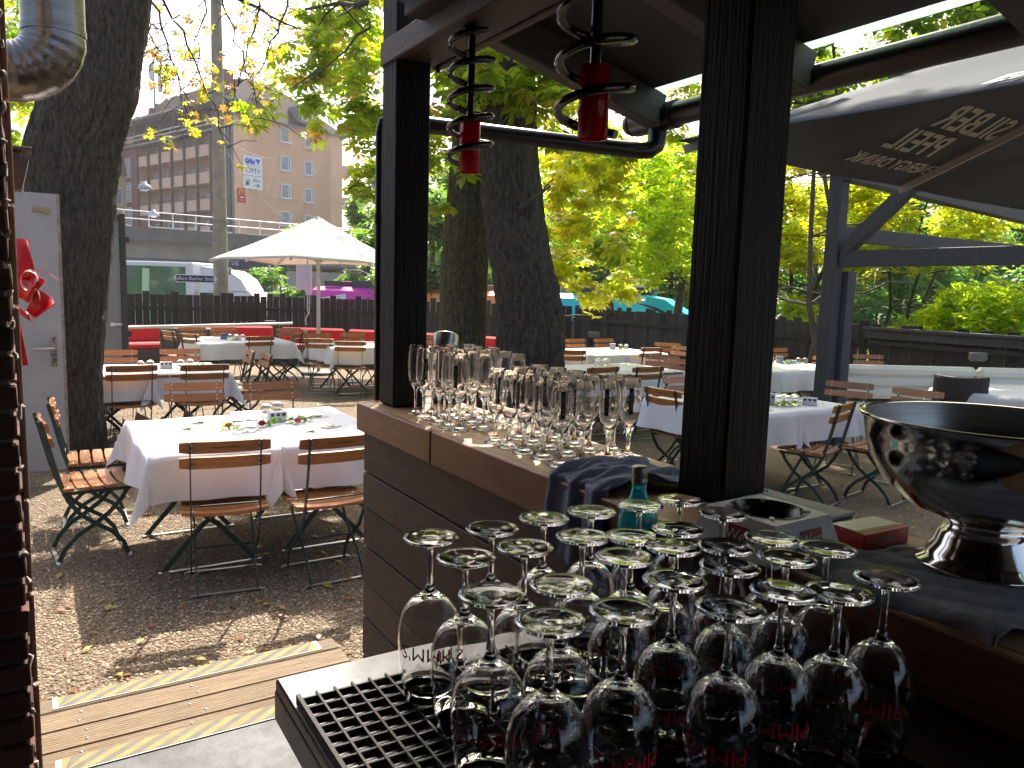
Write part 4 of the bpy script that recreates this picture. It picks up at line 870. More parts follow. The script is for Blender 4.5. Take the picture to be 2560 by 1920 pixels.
MB().tube([(.0, -.03, 1.06), (2.3, .45, 1.09)], .02, 8).build('barrier_pole', mat('latch_white', (.7, .7, .7), .4), label='thin white barrier pole running from the container to the sofas', cat='pole').location = (1.06, 11.3, 0)
# ================================================================ parasols
def parasol(lab, cx, cy_, ang, side, ze, za, fab, rib, pole_r, sag=.05, texts=(), pole_m=None, drop=.0):
    t = thing('parasol', lab, 'parasol', (cx, cy_, 0), ang); h = side/2
    cor = [(-h, -h), (h, -h), (h, h), (-h, h)]; mids = [(0, -h), (h, 0), (0, h), (-h, 0)]
    for k in range(4):
        a, b2 = Vector((*cor[k], 0)), Vector((*cor[(k+1) % 4], 0)); n = 16; mm = 12; vs = []
        for j in range(mm+1):
            s = j/mm
            for i in range(n+1):
                q = i/n; e = a.lerp(b2, q); f = (.5-abs(q-.5))*2
                wv = .006*math.sin(q*24+k*2)*s*(1-s)*3+.004*math.sin(s*17+q*9+k)
                z = za+(ze-za)*s-sag*4*s*(1-s)-sag*.5*math.sin(PI*((q*2) % 1))*s+drop*s*abs(q*2-1)**2*-1+wv
                vs.append((e.x*s, e.y*s, z))
        m_ = n+1; fs = [(j*m_+i, j*m_+i+1, (j+1)*m_+i+1, (j+1)*m_+i) for j in range(mm) for i in range(n)]
        o = MB().add(vs, fs, 0, True).build('canopy_panel', fab, t); s2 = o.modifiers.new('s', 'SOLIDIFY'); s2.thickness = .002
    top = za-.01
    MB().lathe([(.07, .02), (.08, .0), (.08, -.05), (.03, -.06)], 16, (0, 0, za-.05)).build('hub', rib, t)
    MB().tube([(0, 0, 0), (0, 0, za-.03)], pole_r, 14).build('pole', pole_m or rib, t)
    MB().lathe([(.05, .05), (.06, .03), (.06, -.03), (.05, -.05)], 14, (0, 0, ze+.02)).build('slider', rib, t)
    for x, y in cor+mids:
        e = 1.0; q0 = Vector((x*.04, y*.04, za-.06)); q1 = Vector((x*.99, y*.99, ze-.035-(drop if (x, y) in cor else 0)))
        md = q0.lerp(q1, .52)+Vector((0, 0, -sag)); md.z -= .015
        b = MB(); b.bar(q0, md, .022, .034).bar(md, q1, .022, .034); b.build('rib', rib, t)
        j = MB(); j.box(md+Vector((0, 0, -.01)), (.03, .05, .06), .005, Matrix.Rotation(math.atan2(y, x)-PI/2, 3, 'Z')).bar(md, (x*.02, y*.02, ze+.0), .016, .022); j.build('strut', rib, t)
    MB().lathe([(0, .06), (.3, .055), (.32, .03), (.32, 0)], 24).build('base_plate', mat('base_steel', (.12, .12, .12), .5), t)
    for (k, txt, size, dist, shx, dz, mt, x0) in texts:     # k: side, printed on that panel
        a, b2 = cor[k], cor[(k+1) % 4]; d = Vector((b2[0]-a[0], b2[1]-a[1], 0)).normalized(); out = Vector((d.y, -d.x, 0))
        slope = (za-ze)/h
        def f(v, d=d, out=out, dist=dist, dz=dz, x0=x0):
            r = h-(dist+v.y); s = r/h; q = .5+((v.x+x0)/max(.2, 2*h*s)); z = za+(ze-za)*s-sag*4*s*(1-s)-sag*.5*math.sin(PI*((q*2) % 1))*s+drop*s*abs(q*2-1)**2*-1
            p = out*r+d*(v.x+x0); return Vector((p.x, p.y, z+dz))
        MB().text(txt, size, f=f, shear=shx, off=.004*size/.2).build('lettering', mt, t)
    return t
fabw = mat('parasol_white', (.74, .71, .66), .9, transl=.3); ribw = mat('parasol_rib_white', (.6, .58, .55), .45)
p = at(688, 700, 14.5)
prw = mat('parasol_print_white', (.85, .84, .8), .8, transl=.45)
parasol('white square parasol with mirrored lettering over the left tables', p.x, p.y, -YAW+R_(-5), 2.85, 2.12, 2.94, fabw, ribw, .035, .03,
        ((2, 'SILBER', .3, .62, .3, -.012, prw, 0), (2, 'PFEIL', .3, .34, .3, -.012, prw, 0), (2, 'ENERGY DRINK', .14, .14, .1, -.012, prw, 0), (3, 'SILBER PFEIL', .16, .3, .3, -.012, prw, -.3)), drop=.06)
b = MB().tube([at(664, y, 14.4) for y in (545, 590, 612, 640, 670)]+[at(668, y, 14.4) for y in (680, 672, 640, 600)], .01, 6).tube([at(666, 676, 14.4), at(660, 690, 14.4), at(662, 702, 14.4)], .012, 6)
b.build('parasol_strap', ribw, label='knotted white strap dangling beside the white parasol pole', cat='strap')
fabg = mat('parasol_grey', (.105, .115, .125), .85, transl=.3, spec=.2); ribg = mat('parasol_rib_beige', (.36, .33, .29), .4); prg = mat('parasol_print_grey', (.8, .8, .76), .8, transl=.45)
parasol('large dark grey parasol with mirrored lettering above the right side', 4.30, .85, R_(4), 3.6, 2.35, 3.17, fabg, ribg, .04, .03,
        ((2, 'SILBER', .215, .535, .3, -.012, prg, .30), (2, 'PFEIL', .215, .345, .3, -.012, prg, .45), (2, 'ENERGY DRINK', .115, .175, .1, -.012, prg, .36),
         (3, 'SILBER', .3, .52, .5, .012, prg, .1), (3, 'PFEIL', .3, .3, .5, .012, prg, .1), (3, 'ENERGY DRINK', .15, .1, .3, .012, prg, -.1)), pole_m=mat('parasol_pole_grey', (.3, .3, .3), .4))
MB().strip([(2.44, 2.3, 2.44), (2.6, 2.15, 2.5), (2.75, 2.1, 2.58), (2.8, 2.05, 2.56)], .06, .02, (.5, .8, .2)).build('canopy_cover', mat('cover_black', (.03, .03, .04), .8), label='folded black strap lying on the dark grey parasol edge', cat='strap')
# ================================================================ grey timber frame
gp_ = mat('grey_paint', (.036, .038, .043), .6, col2=(.06, .062, .068), scale=6, stretch=(6, 6, 1), bump=.4)
pf = thing('timber_pergola', 'grey painted timber frame with brace and beams on the right', 'timber frame', (7.44, 5.37, 0))
MB().box((0, 0, 1.55), (.14, .16, 3.1), .006).build('frame_post', gp_, pf); MB().box((.16, -.06, 1.0), (.15, .15, 2.0), .006).build('frame_post', gp_, pf)
MB().bar((.02, -.09, 2.13), (.0, -4.6, 2.13), .1, .17, b=.005).build('tie_beam', gp_, pf); MB().bar((.1, .12, 2.42), (6.5, .12, 2.42), .14, .16, b=.005).build('tie_beam', gp_, pf)
MB().bar((.02, -.1, 2.2), (-.02, -1.0, 2.98), .11, .14, b=.005).build('brace', gp_, pf); MB().bar((-.05, -.1, 3.05), (9.0, 1.2, 3.02), .16, .2, b=.005).build('top_beam', gp_, pf); MB().bar((-.05, .2, 3.12), (-.05, -4.6, 3.12), .14, .16, b=.005).build('top_beam', gp_, pf)
MB().lathe([(0, .012), (.012, .01), (.014, 0)], 8).build('bolt', mat('dark_steel', (.05, .05, .055), .4, .7), pf, (.02, -.17, 2.3)).rotation_euler = (R_(90), 0, 0)
# ================================================================ near trees
bark = mat('bark', (.02, .0165, .013), .95, col2=(.085, .071, .055), scale=26, stretch=(1.8, 1.8, .4), bump=2, bscale=34, contrast=(.40, .62), detail=9)
barkm = mat('bark_mossy', (.035, .03, .016), .95, col2=(.11, .096, .05), scale=22, stretch=(1.6, 1.6, .6), bump=2, bscale=30, contrast=(.40, .62), detail=9)
def vnoise(u, v, fu, fv, seed):      # value noise, periodic in u
    r = np.random.default_rng(seed); G = r.uniform(0, 1, (fu, int(fv)+3)); x = (u % 1)*fu; y = v*fv/1.0
    i = np.floor(x).astype(int); j = np.floor(y).astype(int); a = x-i; b = y-j; a = a*a*(3-2*a); b = b*b*(3-2*b); j = j % (G.shape[1]-1); i0 = i % fu; i1 = (i+1) % fu
    return (G[i0, j]*(1-a)+G[i1, j]*a)*(1-b)+(G[i0, j+1]*(1-a)+G[i1, j+1]*a)*b
def trunk(tr, pts, radii, mt, nm='trunk', amp=.05, seed=1, rings=18):
    P = []; Rr = []
    for i in range(len(pts)-1):
        for j in range(rings): t = j/rings; t2 = t*t*(3-2*t); P.append(Vector(pts[i]).lerp(Vector(pts[i+1]), t)); Rr.append(radii[i]+(radii[i+1]-radii[i])*t2)
    P.append(Vector(pts[-1])); Rr.append(radii[-1]); n = 180; m_ = len(P)
    C_ = np.array([tuple(p) for p in P]); R2 = np.array(Rr); L = np.concatenate([[0], np.cumsum(np.linalg.norm(np.diff(C_, axis=0), axis=1))]); Lt = L[-1]
    q = np.arange(n)/n; U, Vv = np.meshgrid(q, L/Lt); wob = .035*(vnoise(U, Vv, 6, Lt*2.2, seed+5)-.5)+.012*(vnoise(U, Vv, 14, Lt*7, seed+6)-.5)
    Uw = U+wob; d = amp*1.1*(vnoise(U, Vv, 5, Lt*.9, seed)-.5)*2
    rg = 1-np.abs(2*vnoise(Uw, Vv, 34, Lt*3.2, seed+1)-1); rg2 = 1-np.abs(2*vnoise(Uw+.01, Vv+.003, 58, Lt*9, seed+2)-1)
    d = d-.075*rg**3-.035*rg2**3+.02*(vnoise(Uw, Vv, 80, Lt*26, seed+3)-.5)
    rad = R2[:, None]*(1+d); a = 2*PI*U
    V = np.stack([C_[:, 0][:, None]+rad*np.cos(a), C_[:, 1][:, None]+rad*np.sin(a), C_[:, 2][:, None]+0*a], 2).reshape(-1, 3)
    k = np.arange(n); Q = np.concatenate([np.stack([i*n+k, i*n+(k+1) % n, (i+1)*n+(k+1) % n, (i+1)*n+k], 1) for i in range(m_-1)])
    return link(nm, npmesh(nm, V, Q, mt, smooth=True), tr)
o0 = at(140, 1000, 7.1); o0.z = 0
tl = thing('chestnut_tree', 'thick leaning tree trunk beside the steel door on the left', 'tree', o0)
Lp = lambda x, y, Y: at(x, y, Y)-o0
trunk(tl, [(0, .03, -.1), Lp(141, 960, 7.1), Lp(140, 800, 7.1), Lp(146, 600, 7.1), Lp(152, 430, 7.1), Lp(160, 320, 7.1), Lp(196, 210, 7.1), Lp(222, 90, 7.1), Lp(240, -40, 7.1), Lp(270, -300, 7.1)], [.37, .345, .32, .345, .365, .40, .40, .355, .34, .3], bark, seed=4)
B0 = at(1140, 780, 9.0); B0.z = 0
tB = thing('chestnut_tree', 'big chestnut trunk with leafy crown behind the flutes, right of two', 'tree', B0)
Bp = lambda x, y, Y=9.0: at(x, y, Y)-B0
trunk(tB, [Bp(1146, 960), Bp(1146, 780), Bp(1145, 690), Bp(1136, 610), Bp(1120, 540), Bp(1108, 440), Bp(1100, 330), Bp(1099, 200), Bp(1099, 60), Bp(1110, -300)], [.50, .415, .4, .395, .375, .365, .335, .315, .3, .25], bark, seed=9, amp=.045)
mb = MB()
limb(mb, Bp(1132, 445, 8.62), Bp(1150, 330, 8.42), .04, .022); limb(mb, Bp(1150, 330, 8.42), Bp(1163, 190, 8.35), .022, .012); limb(mb, Bp(1126, 430, 8.56), Bp(1100, 360, 8.42), .016, .008)
limb(mb, Bp(1122, 452, 8.6), Bp(1188, 402, 8.3), .028, .013); limb(mb, Bp(1165, 420, 8.45), Bp(1195, 385, 8.4), .012, .005)
for (a, b2, r0) in (((1100, -60, 9), (660, 20, 11.5), .08), ((1100, -160, 9), (760, -120, 12), .09), ((1105, -60, 9.1), (1400, 90, 11), .08), ((1105, -200, 9), (1500, -250, 8), .12), ((1100, -260, 9), (900, -900, 6.5), .12), ((1110, -300, 9), (1300, -1300, 6), .12), ((1105, 100, 9.2), (1290, 330, 10.8), .04), ((1100, 40, 9), (960, 180, 9.2), .035)):
    pts = limb(mb, Bp(*a), Bp(*b2), r0, r0*.25, 8, 6, .25)
    for k in range(2, 6):
        for _ in range(2): d = Vector((random.uniform(-1, 1), random.uniform(-1, 1), random.uniform(-.7, .4)))*.7; limb(mb, pts[k], pts[k]+d, r0*.22, .004, 5, 3, .3)
limb(mb, Bp(800, 60, 11.2), Bp(660, 180, 10.2), .02, .006); limb(mb, Bp(690, 150, 10.4), Bp(560, 235, 9.6), .01, .004)
mb.build('branch', mat('bark_twig', (.06, .05, .04), .9), tB)
def scatter(n, xr, yr, Yr, r, per):
    return [(*(at(random.uniform(*xr), random.uniform(*yr), random.uniform(*Yr))), r*random.uniform(.7, 1.2), per) for _ in range(n)]
cl = scatter(60, (690, 840), (-120, 130), (11.5, 14.5), .5, 15)+scatter(26, (700, 835), (110, 260), (10.5, 13), .4, 11)+scatter(22, (625, 740), (10, 200), (10.5, 12), .34, 7)+scatter(12, (765, 835), (240, 340), (10.2, 11.5), .28, 7)+scatter(9, (780, 825), (330, 450), (9.6, 10.2), .22, 6)
cl += scatter(52, (890, 1060), (-120, 240), (8.2, 12.5), .42, 14)+scatter(20, (905, 1035), (230, 350), (8.8, 10.8), .3, 9)+scatter(3, (915, 960), (440, 500), (8.8, 9.1), .16, 9)
cl += scatter(20, (1040, 1210), (80, 190), (7.7, 8.5), .32, 11)+scatter(9, (1110, 1205), (180, 300), (8.0, 8.5), .26, 7)
cl += scatter(7, (540, 650), (185, 270), (9.2, 9.8), .2, 4)+[(*at(1000, 380, 8.5), .08, 4), (*at(985, 345, 8.4), .1, 5)]
cl = [(x-B0.x, y-B0.y, z, r, n) for x, y, z, r, n in cl]
link('crown', leaf_mesh('crown', clump_pts(cl), .165, 'palm', 'chest', tilt=.9), tB)
cl = scatter(56, (1180, 1530), (60, 330), (9.8, 14), .46, 14)+scatter(30, (1185, 1350), (310, 480), (10, 13), .4, 12)+scatter(36, (1190, 1350), (440, 640), (10, 12.5), .36, 12)+scatter(6, (1225, 1300), (600, 650), (10.5, 12), .2, 8)
cl = [(x-B0.x, y-B0.y, z, r, n) for x, y, z, r, n in cl]
link('crown', leaf_mesh('crown', clump_pts(cl), .15, 'palm', 'yellow', tilt=.9), tB, label='yellow green leaves on the right side of the crown')
# the rest of its crown, above the picture, that dapples tables and gravel
cl = []
for _ in range(44):
    X = random.uniform(-.9, 7); Y = random.uniform(6.2, 13.5); z = random.uniform(4.9, 8.5); x, y = g2w(X, Y)
    if z-1.7 < .43*Y and X < 4.5: continue
    if X < .3 and Y-.93*(z-.3) < 5.0: continue
    cl.append((x-B0.x, y-B0.y, z, .75, 46))
link('crown', leaf_mesh('crown', clump_pts(cl), .2, 'palm', 'chestgreen', tilt=1), tB)
A0 = at(1000, 760, 9.75); A0.z = 0
tA = thing('chestnut_tree', 'mossy tree trunk behind the flutes, left of two', 'tree', A0); Ap = lambda x, y, Y=9.75: at(x, y, Y)-A0
trunk(tA, [Ap(994, 940), Ap(996, 750), Ap(1000, 640), Ap(1008, 500), Ap(1014, 400), Ap(1024, 250), Ap(1030, 60), Ap(1030, -200)], [.36, .315, .3, .29, .27, .25, .23, .2], barkm, seed=21, amp=.05)
cl = []
for _ in range(34):
    X = random.uniform(.4, 3.6); Y = random.uniform(12.5, 17); z = random.uniform(6.5, 10); x, y = g2w(X, Y); cl.append((x-A0.x, y-A0.y, z, .8, 45))
link('crown', leaf_mesh('crown', clump_pts(cl), .22, 'palm', 'chestgreen'), tA)
# left tree: sparse browning limbs in front of the sky and the building
mb = MB(); cl = []
for (a, c, b2, r0) in (((300, -140, 7.4), (470, -20, 8), (640, 60, 8.6), .035), ((300, -60, 7.4), (420, 60, 8), (490, 320, 8.2), .016), ((330, 0, 7.6), (370, 120, 8), (420, 290, 8.1), .012), ((560, -60, 8), (560, 60, 8.4), (500, 230, 8.4), .014), ((640, -60, 8.2), (600, 80, 8.5), (540, 190, 8.4), .014), ((300, -20, 7.5), (340, 90, 7.8), (350, 190, 8), .01), ((470, -60, 8), (500, 80, 8.2), (570, 250, 8.1), .012), ((450, -80, 8), (440, 70, 8.2), (400, 230, 8.2), .01)):
    q0, q1, q2 = Lp(*a), Lp(*c), Lp(*b2); pts = [q0*(1-t)**2+q1*2*t*(1-t)+q2*t*t+Vector([random.uniform(-.03, .03) for _ in range(3)]) for t in [i/12 for i in range(13)]]
    mb.tube(pts, [r0*(1-.75*i/12) for i in range(13)], 6)
    for k in range(3, 13):
        for _ in range(2):
            d = Vector((random.uniform(-1, 1), random.uniform(-1, 1), random.uniform(-1, .4)))*random.uniform(.15, .42); e = pts[k]+d; m_ = pts[k]+d*.5+Vector((0, 0, .04)); mb.tube([pts[k], m_, e], [.006, .004, .0025], 5)
            if random.random() < .85: cl.append((*e, .1, random.choice((1, 2, 3, 3)) if k > 4 else 1))
mb.build('branch', MATS['bark_twig'], tl)
link('crown', leaf_mesh('crown', clump_pts(cl), .064, 'palm', 'brown', tilt=1.6), tl)
cl = scatter(16, (10, 90), (-40, 420), (8.6, 10.5), .4, 26); cl = [(x-o0.x, y-o0.y, z, r, n) for x, y, z, r, n in cl]
link('crown', leaf_mesh('crown', clump_pts(cl), .16, 'palm', 'chest', tilt=1.1), tl, label='yellow green leaves between the flue and the brick pillar')
# ================================================================ trees and bushes farther off
def tree(name, lab, base, h, rx, rz_, n, size, pal, stems=1, kind='spray', low=.15, group=None, tw=.12, trunkm=None, lean=0, gaps=.0):
    x, y, z0 = base; t = thing(name, lab, 'tree' if 'tree' in name or 'fir' in name else 'bush', (x, y, z0), 0, group); mb = MB(); cl = []
    for s in range(stems):
        bx = random.uniform(-.3, .3)*(stems > 1)*rx*.5; by = random.uniform(-.2, .2)*(stems > 1)
        tx = bx*3+random.uniform(-.2, .2)*rx+lean; P = limb(mb, (bx, by, -.2), (tx, by*3, h*.8), tw, tw*.3, 8, 6, .15)
        for k in range(2, 7):
            for _ in range(3):
                a = random.uniform(0, 6.28); l = rx*random.uniform(.4, .8)*(1.1-.1*k); e = P[k]+Vector((math.cos(a)*l, math.sin(a)*l, random.uniform(.0, .35)*l)); limb(mb, P[k], e, tw*.3, .015, 5, 4, .2)
    mb.build('trunk', trunkm or mat('bark_far', (.055, .046, .036), .95, col2=(.1, .085, .07), scale=4), t)
    k = 0
    while k < max(8, n//70):
        d = Vector((random.gauss(0, 1), random.gauss(0, 1), random.gauss(0, 1))).normalized()*random.uniform(.35, 1)**.5
        zz = low*h+(h*(1-low))*(.5+.5*d.z); w = 1 if zz > .35*h else .8
        cl.append((d.x*rx*w+lean*zz/h, d.y*rx*w, zz, rx*.26*random.uniform(.7, 1.3), 70)); k += 1
    link('crown', leaf_mesh('crown', clump_pts(cl), size, kind, pal, tilt=1.1), t); return t
def gz(px, Y, z): p = at(px, 700, Y); return (p.x, p.y, z)
tree('bushy_tree', 'dense dark green tree at the right end of the orange building', gz(792, 46, -1.8), 9.3, 1.7, 5, 1300, .6, 'dark', tw=.25, low=.05)
tree('fir_tree', 'dark fir tree close behind the orange building corner', gz(806, 92, -1.8), 20, 2.6, 5, 1500, 1.3, 'dark', tw=.3, low=.1)
tree('bushy_tree', 'light feathery green tree above the white parasol', gz(745, 72, -1.8), 8.4, 3.4, 5, 1300, .9, 'lime', tw=.2, low=.3)
tree('bushy_tree', 'low green tree left of the parasol tip before the orange wall', gz(640, 70, -1.8), 8.6, 3.0, 4, 900, .9, 'green', tw=.2, low=.3)
tree('bushy_tree', 'round dark hedge tree beside the white van at the underpass', gz(610, 40, -1.8), 4.3, 1.7, 2, 1200, .35, 'dark', tw=.12, low=.02)
tree('bushy_tree', 'dark green tree between the far post and the mossy trunk', gz(925, 30, -1.8), 8.2, 2.6, 4, 2200, .5, 'dark', tw=.2, low=.12)
tree('bushy_tree', 'mid green tree filling the gap left of the mossy trunk', gz(960, 44, -1.8), 10.5, 3.2, 4, 1600, .75, 'green', tw=.2)
BG = 'leafy trees beyond the tram line'
for i, (px, Y, h, rx, n, size, pal, low, l) in enumerate((
 (1325, 19, 7.4, 2.3, 2800, .3, 'lime', .52, 'fine leaved light green tree close beyond the fence beside the big trunk'), (1450, 22, 7.6, 2.4, 2600, .32, 'lime', .52, 'fine leaved light green tree close beyond the fence beside the thick post'),
 (1225, 39, 9.4, 2.8, 2000, .6, 'lime', .25, 'pale yellow green tree above the left end of the blue tram'), (1290, 36, 7.8, 3.2, 2400, .55, 'green', .1, 'mid green tree right of the big trunk, standing lowest'),
 (1375, 41, 9.6, 3.2, 2300, .65, 'lime', .2, 'bright green tree above the middle of the blue tram'), (1455, 38, 9.2, 3.4, 2600, .6, 'blue', .1, 'blue green tree left of the thick post above the tram roof'),
 (1600, 44, 12, 4.4, 1800, .8, 'green', .1, 'tall tree mostly hidden behind the thick post'), (1490, 38, 6.0, 2.2, 1300, .5, 'yellow', .15, 'small yellow green tree touching the thick post'),
 (1330, 56, 14, 4.5, 1500, 1.0, 'green', .1, 'tall pale tree rising behind the middle of the tree row'), (1770, 32, 8.2, 3.3, 2600, .55, 'blue', .05, 'blue green tree behind the many stemmed shrub'),
 (1930, 34, 9.0, 3.6, 2800, .6, 'blue', .05, 'blue green tree seen below the tie beam'), (2080, 38, 8.6, 3.8, 2400, .65, 'green', .05, 'dark green tree under the parasol edge at the right'), (2200, 33, 6.6, 2.6, 1500, .6, 'blue', .05, 'blue green tree at the right edge of the picture'))):
    tree('leafy_tree', l, gz(px, Y, -1.8), h, rx, 4, n, size, pal, tw=.2, low=low, group=BG)
tree('shrub_tree', 'many stemmed yellow leaved tree right of the thick post', gz(1735, 16.5, -.3), 5.6, 1.75, 3, 2300, .26, 'yellow', stems=7, tw=.055, low=.42, kind='spray')
tree('shrub_tree', 'yellow leaved tree behind the grey brace and the tie beam', gz(1925, 15.5, -.3), 5.0, 1.9, 3, 2000, .26, 'yellow', stems=3, tw=.05, low=.5, lean=.3)
tree('shrub_tree', 'green yellow chestnut crown behind the dark grey parasol', gz(1790, 13.2, -.2), 7.4, 2.3, 3, 1500, .2, 'chestgreen', stems=2, tw=.06, low=.62, kind='palm')
tree('shrub_tree', 'tall chestnut crown high above the dark grey parasol', gz(2420, 12.5, -.2), 9.4, 3.6, 3, 2600, .2, 'chest', stems=1, tw=.14, low=.6, kind='palm')
BU = 'bright bushes along the railed fence'
for px, Y, h, rx, n, l in ((2120, 13.4, 2.1, 1.3, 3200, 'bright yellow green bush above the top rail, widest in the middle'), (2030, 14.6, 1.75, .9, 1400, 'bright yellow green bush above the rail, lower left one'), (2215, 12.9, 2.35, 1.2, 2400, 'bright yellow green bush at the right edge above the rail'), (1880, 16.2, 1.5, .8, 700, 'low yellow green bush by the grey frame post'), (1700, 15.5, 1.9, .9, 1000, 'low yellow green bush beside the thick post')):
    tree('garden_bush', l, gz(px, Y, -.1), h, rx, 2, n, .17, 'lime', stems=3, tw=.02, low=.05, group=BU)
mb = MB(); p0 = Vector(gz(1925, 13.3, .0))
for k in range(9):
    a = Vector((random.uniform(-1, 1)*.9, random.uniform(-.4, .4), random.uniform(.9, 1.7))); q = limb(mb, (0, 0, .3), a, .016, .004, 5, 5, .2)
    for j in (2, 3, 4): limb(mb, q[j], q[j]+Vector((random.uniform(-.6, .6), random.uniform(-.3, .3), random.uniform(-.05, .4))), .007, .002, 4, 3, .2)
mb.build('bare_shrub', mat('bark_pale', (.2, .17, .14), .9), None, p0, label='bare grey twiggy shrub right of the grey frame post', cat='shrub')
# ================================================================ beyond the fence: apartment block
orange = mat('render_orange', (.84, .53, .35), .9, col2=(.78, .48, .31), scale=.35, bump=.05); orl = mat('render_balcony', (.76, .51, .36), .9); brn = mat('facade_brown', (.16, .1, .085), .8); dgr = mat('facade_grey', (.13, .115, .11), .8); rdb = mat('render_red', (.30, .105, .085), .85)
wfr = mat('window_frame', (.72, .72, .72), .5); pane = mat('window_pane', (.30, .34, .37), .12, spec=.9, col2=(.20, .24, .27), scale=.5); tile = mat('roof_tile', (.06, .042, .04), .95, col2=(.085, .06, .056), scale=3, bump=.5, spec=.1); zinc = mat('zinc', (.2, .21, .22), .5)
cx, cy_ = g2w(-28.9, 80)
bd = thing('apartment_building', 'orange apartment block with long balconies and company signs on its end wall', 'building', (cx, cy_, 0), R_(50)-YAW)
TE, TF = 13.6, 25.4       # end wall along local x, balcony front along local y
MB().box((TE/2, TF/2, 8.2), (TE-3.2, TF, 20.4)).box((TE/2, 2.4, 8.2), (TE, 4.8, 20.4)).box((TE/2, TF-2.1, 8.2), (TE-.002, 4.0, 20.36)).build('wall', orange, bd)
# roof over the end wall
b = MB(); e = .35; zr = 23.6; zb = 18.42
b.add([(-e, -e, zb), (TE+e, -e, zb), (TE+e, TF, zb), (-e, TF, zb), (TE*.3, 5.5, zr), (TE*.62, 5.5, zr), (TE*.62, TF-3, zr), (TE*.3, TF-3, zr)], [(0, 1, 5, 4), (1, 2, 6, 5), (2, 3, 7, 6), (3, 0, 4, 7), (4, 5, 6, 7), (0, 3, 2, 1)])
b.build('roof', tile, bd)
MB().box((TE/2, -e-.06, 18.4), (TE+.8, .14, .14)).build('eaves_gutter', zinc, bd)
def window(x, z, w, h, parent, face='end', y=0, mull=.5, tilt=False):
    s = 1
    o = link('window', None, parent, (x, -.02, z) if face == 'end' else (-.02, x, z), 0 if face == 'end' else -PI/2)
    f = MB(); t = .09
    for xx, ww in ((-w/2+t/2, t), (w/2-t/2, t)): f.box((xx, 0, 0), (ww, .12, h))
    for zz in (-h/2+t/2, h/2-t/2): f.box((0, 0, zz), (w-2*t, .12, t))
    f.box((0, -.06, -h/2-.05), (w+.15, .2, .06))
    if mull: f.box((w*(mull-.5)+.3*w, 0, 0), (.06, .1, h-2*t))
    f.build('frame', wfr, o); MB().box((0, .03, 0), (w-2*t, .03, h-2*t)).build('pane', pane, o); return o
def wnd(x, z, w, h, face='end', mull=.5):       # part "window" with its frame and pane
    f = MB(); t = .09
    for xx, ww in ((-w/2+t/2, t), (w/2-t/2, t)): f.box((xx, 0, 0), (ww, .12, h))
    for zz in (-h/2+t/2, h/2-t/2): f.box((0, 0, zz), (w-2*t, .12, t))
    f.box((0, -.08, -h/2-.05), (w+.15, .2, .06))
    if mull: f.box((.28*w, 0, 0), (.07, .1, h-2*t))
    o = f.build('window', wfr, bd, (x, -.03, z) if face == 'end' else (-.03, x, z), 0 if face == 'end' else -PI/2)
    MB().box((0, .03, 0), (w-2*t, .03, h-2*t)).build('pane', pane, o); return o
for zc in (17.35, 14.4, 11.5, 8.6, 5.6): wnd(6.1, zc, 1.25, 1.5); 
for zc in (17.2, 14.3, 11.35, 8.45): wnd(9.05, zc, 1.15, 1.5)
# dormers
for x in (4.1, 8.8):
    d = MB().box((x, 1.0, 19.9), (1.7, 2.2, 1.9)).build('dormer', zinc, bd); MB().box((x, -.13, 20.0), (1.2, .06, 1.3)).build('pane', pane, d); 
    f = MB()
    for s in (-1, 1): f.box((x+s*.65, -.15, 20.0), (.1, .1, 1.5))
    f.box((x, -.15, 20.72), (1.4, .1, .1)).box((x, -.15, 19.28), (1.4, .1, .1)).build('frame', wfr, d)
MB().box((1.0, 3.0, 21.6), (1.2, 1.2, 3.4)).build('chimney', mat('brick_far', (.2, .09, .07), .9), bd)
MB().box((TE-.1, .3, 18.8), (.5, .6, 1.6)).build('chimney', zinc, bd)
# balcony front
for i, zc in enumerate((15.45, 12.62, 9.8, 6.95, 4.15)):
    MB().box((.08, 12.6, zc), (.16, 18.2, 1.05)).build('balcony', orl, bd); MB().box((.8, 12.6, zc-.58), (1.7, 18.2, .14)).build('balcony_floor', orl, bd)
    hr = MB().tube([(.05, 3.5, zc+.68), (.05, 21.7, zc+.68)], .03, 6).build('hand_rail', mat('rail_grey', (.25, .23, .22), .5), bd)
    for k in range(6): 
        o = wnd(4.6+3.0*k, zc+.55, 1.0, 1.5, 'front', 0); o.location.x = 1.52
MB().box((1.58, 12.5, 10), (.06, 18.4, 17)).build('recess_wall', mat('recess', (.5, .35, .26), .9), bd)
for k in range(7): MB().box((-.12, 4.2+2.82*k, 10.4), (.24, .26, 15.6)).build('column', brn, bd)
MB().box((-.06, .95, 9.2), (.24, 1.3, 17.6)).build('grey_strip', dgr, bd); MB().tube([(-.1, -.12, 0), (-.1, -.12, 18.4)], .09, 8).build('drainpipe', zinc, bd)
for zc in (16.2, 13.2, 10.3, 7.4, 4.5): o = wnd(2.4, zc, .9, 1.7, 'front', 0); o.location.x = -.05
MB().box((-.03, 2.4, 9.2), (.05, 1.55, 17.6)).build('window_strip', orange, bd)
MB().box((-.05, 23.5, 9), (.12, 3.9, 17.4)).build('stair_front', rdb, bd)
gbm = mat('glass_block', (.55, .58, .58), .35)
for i, zc in enumerate((14.9, 12.0, 9.1, 6.3, 3.5)):
    fr = MB()
    for k in range(6): fr.box((-.14, 22.9+.42*k, zc), (.1, .1, 2.2))
    for k in range(7): fr.box((-.142, 23.95, zc-1.1+.366*k), (.1, 2.2, .09))
    o = fr.build('glass_block_window', wfr, bd); MB().box((-.115, 23.95, zc), (.05, 2.1, 2.15)).build('pane', mat('block_pane', (.25, .27, .28), .2), o)
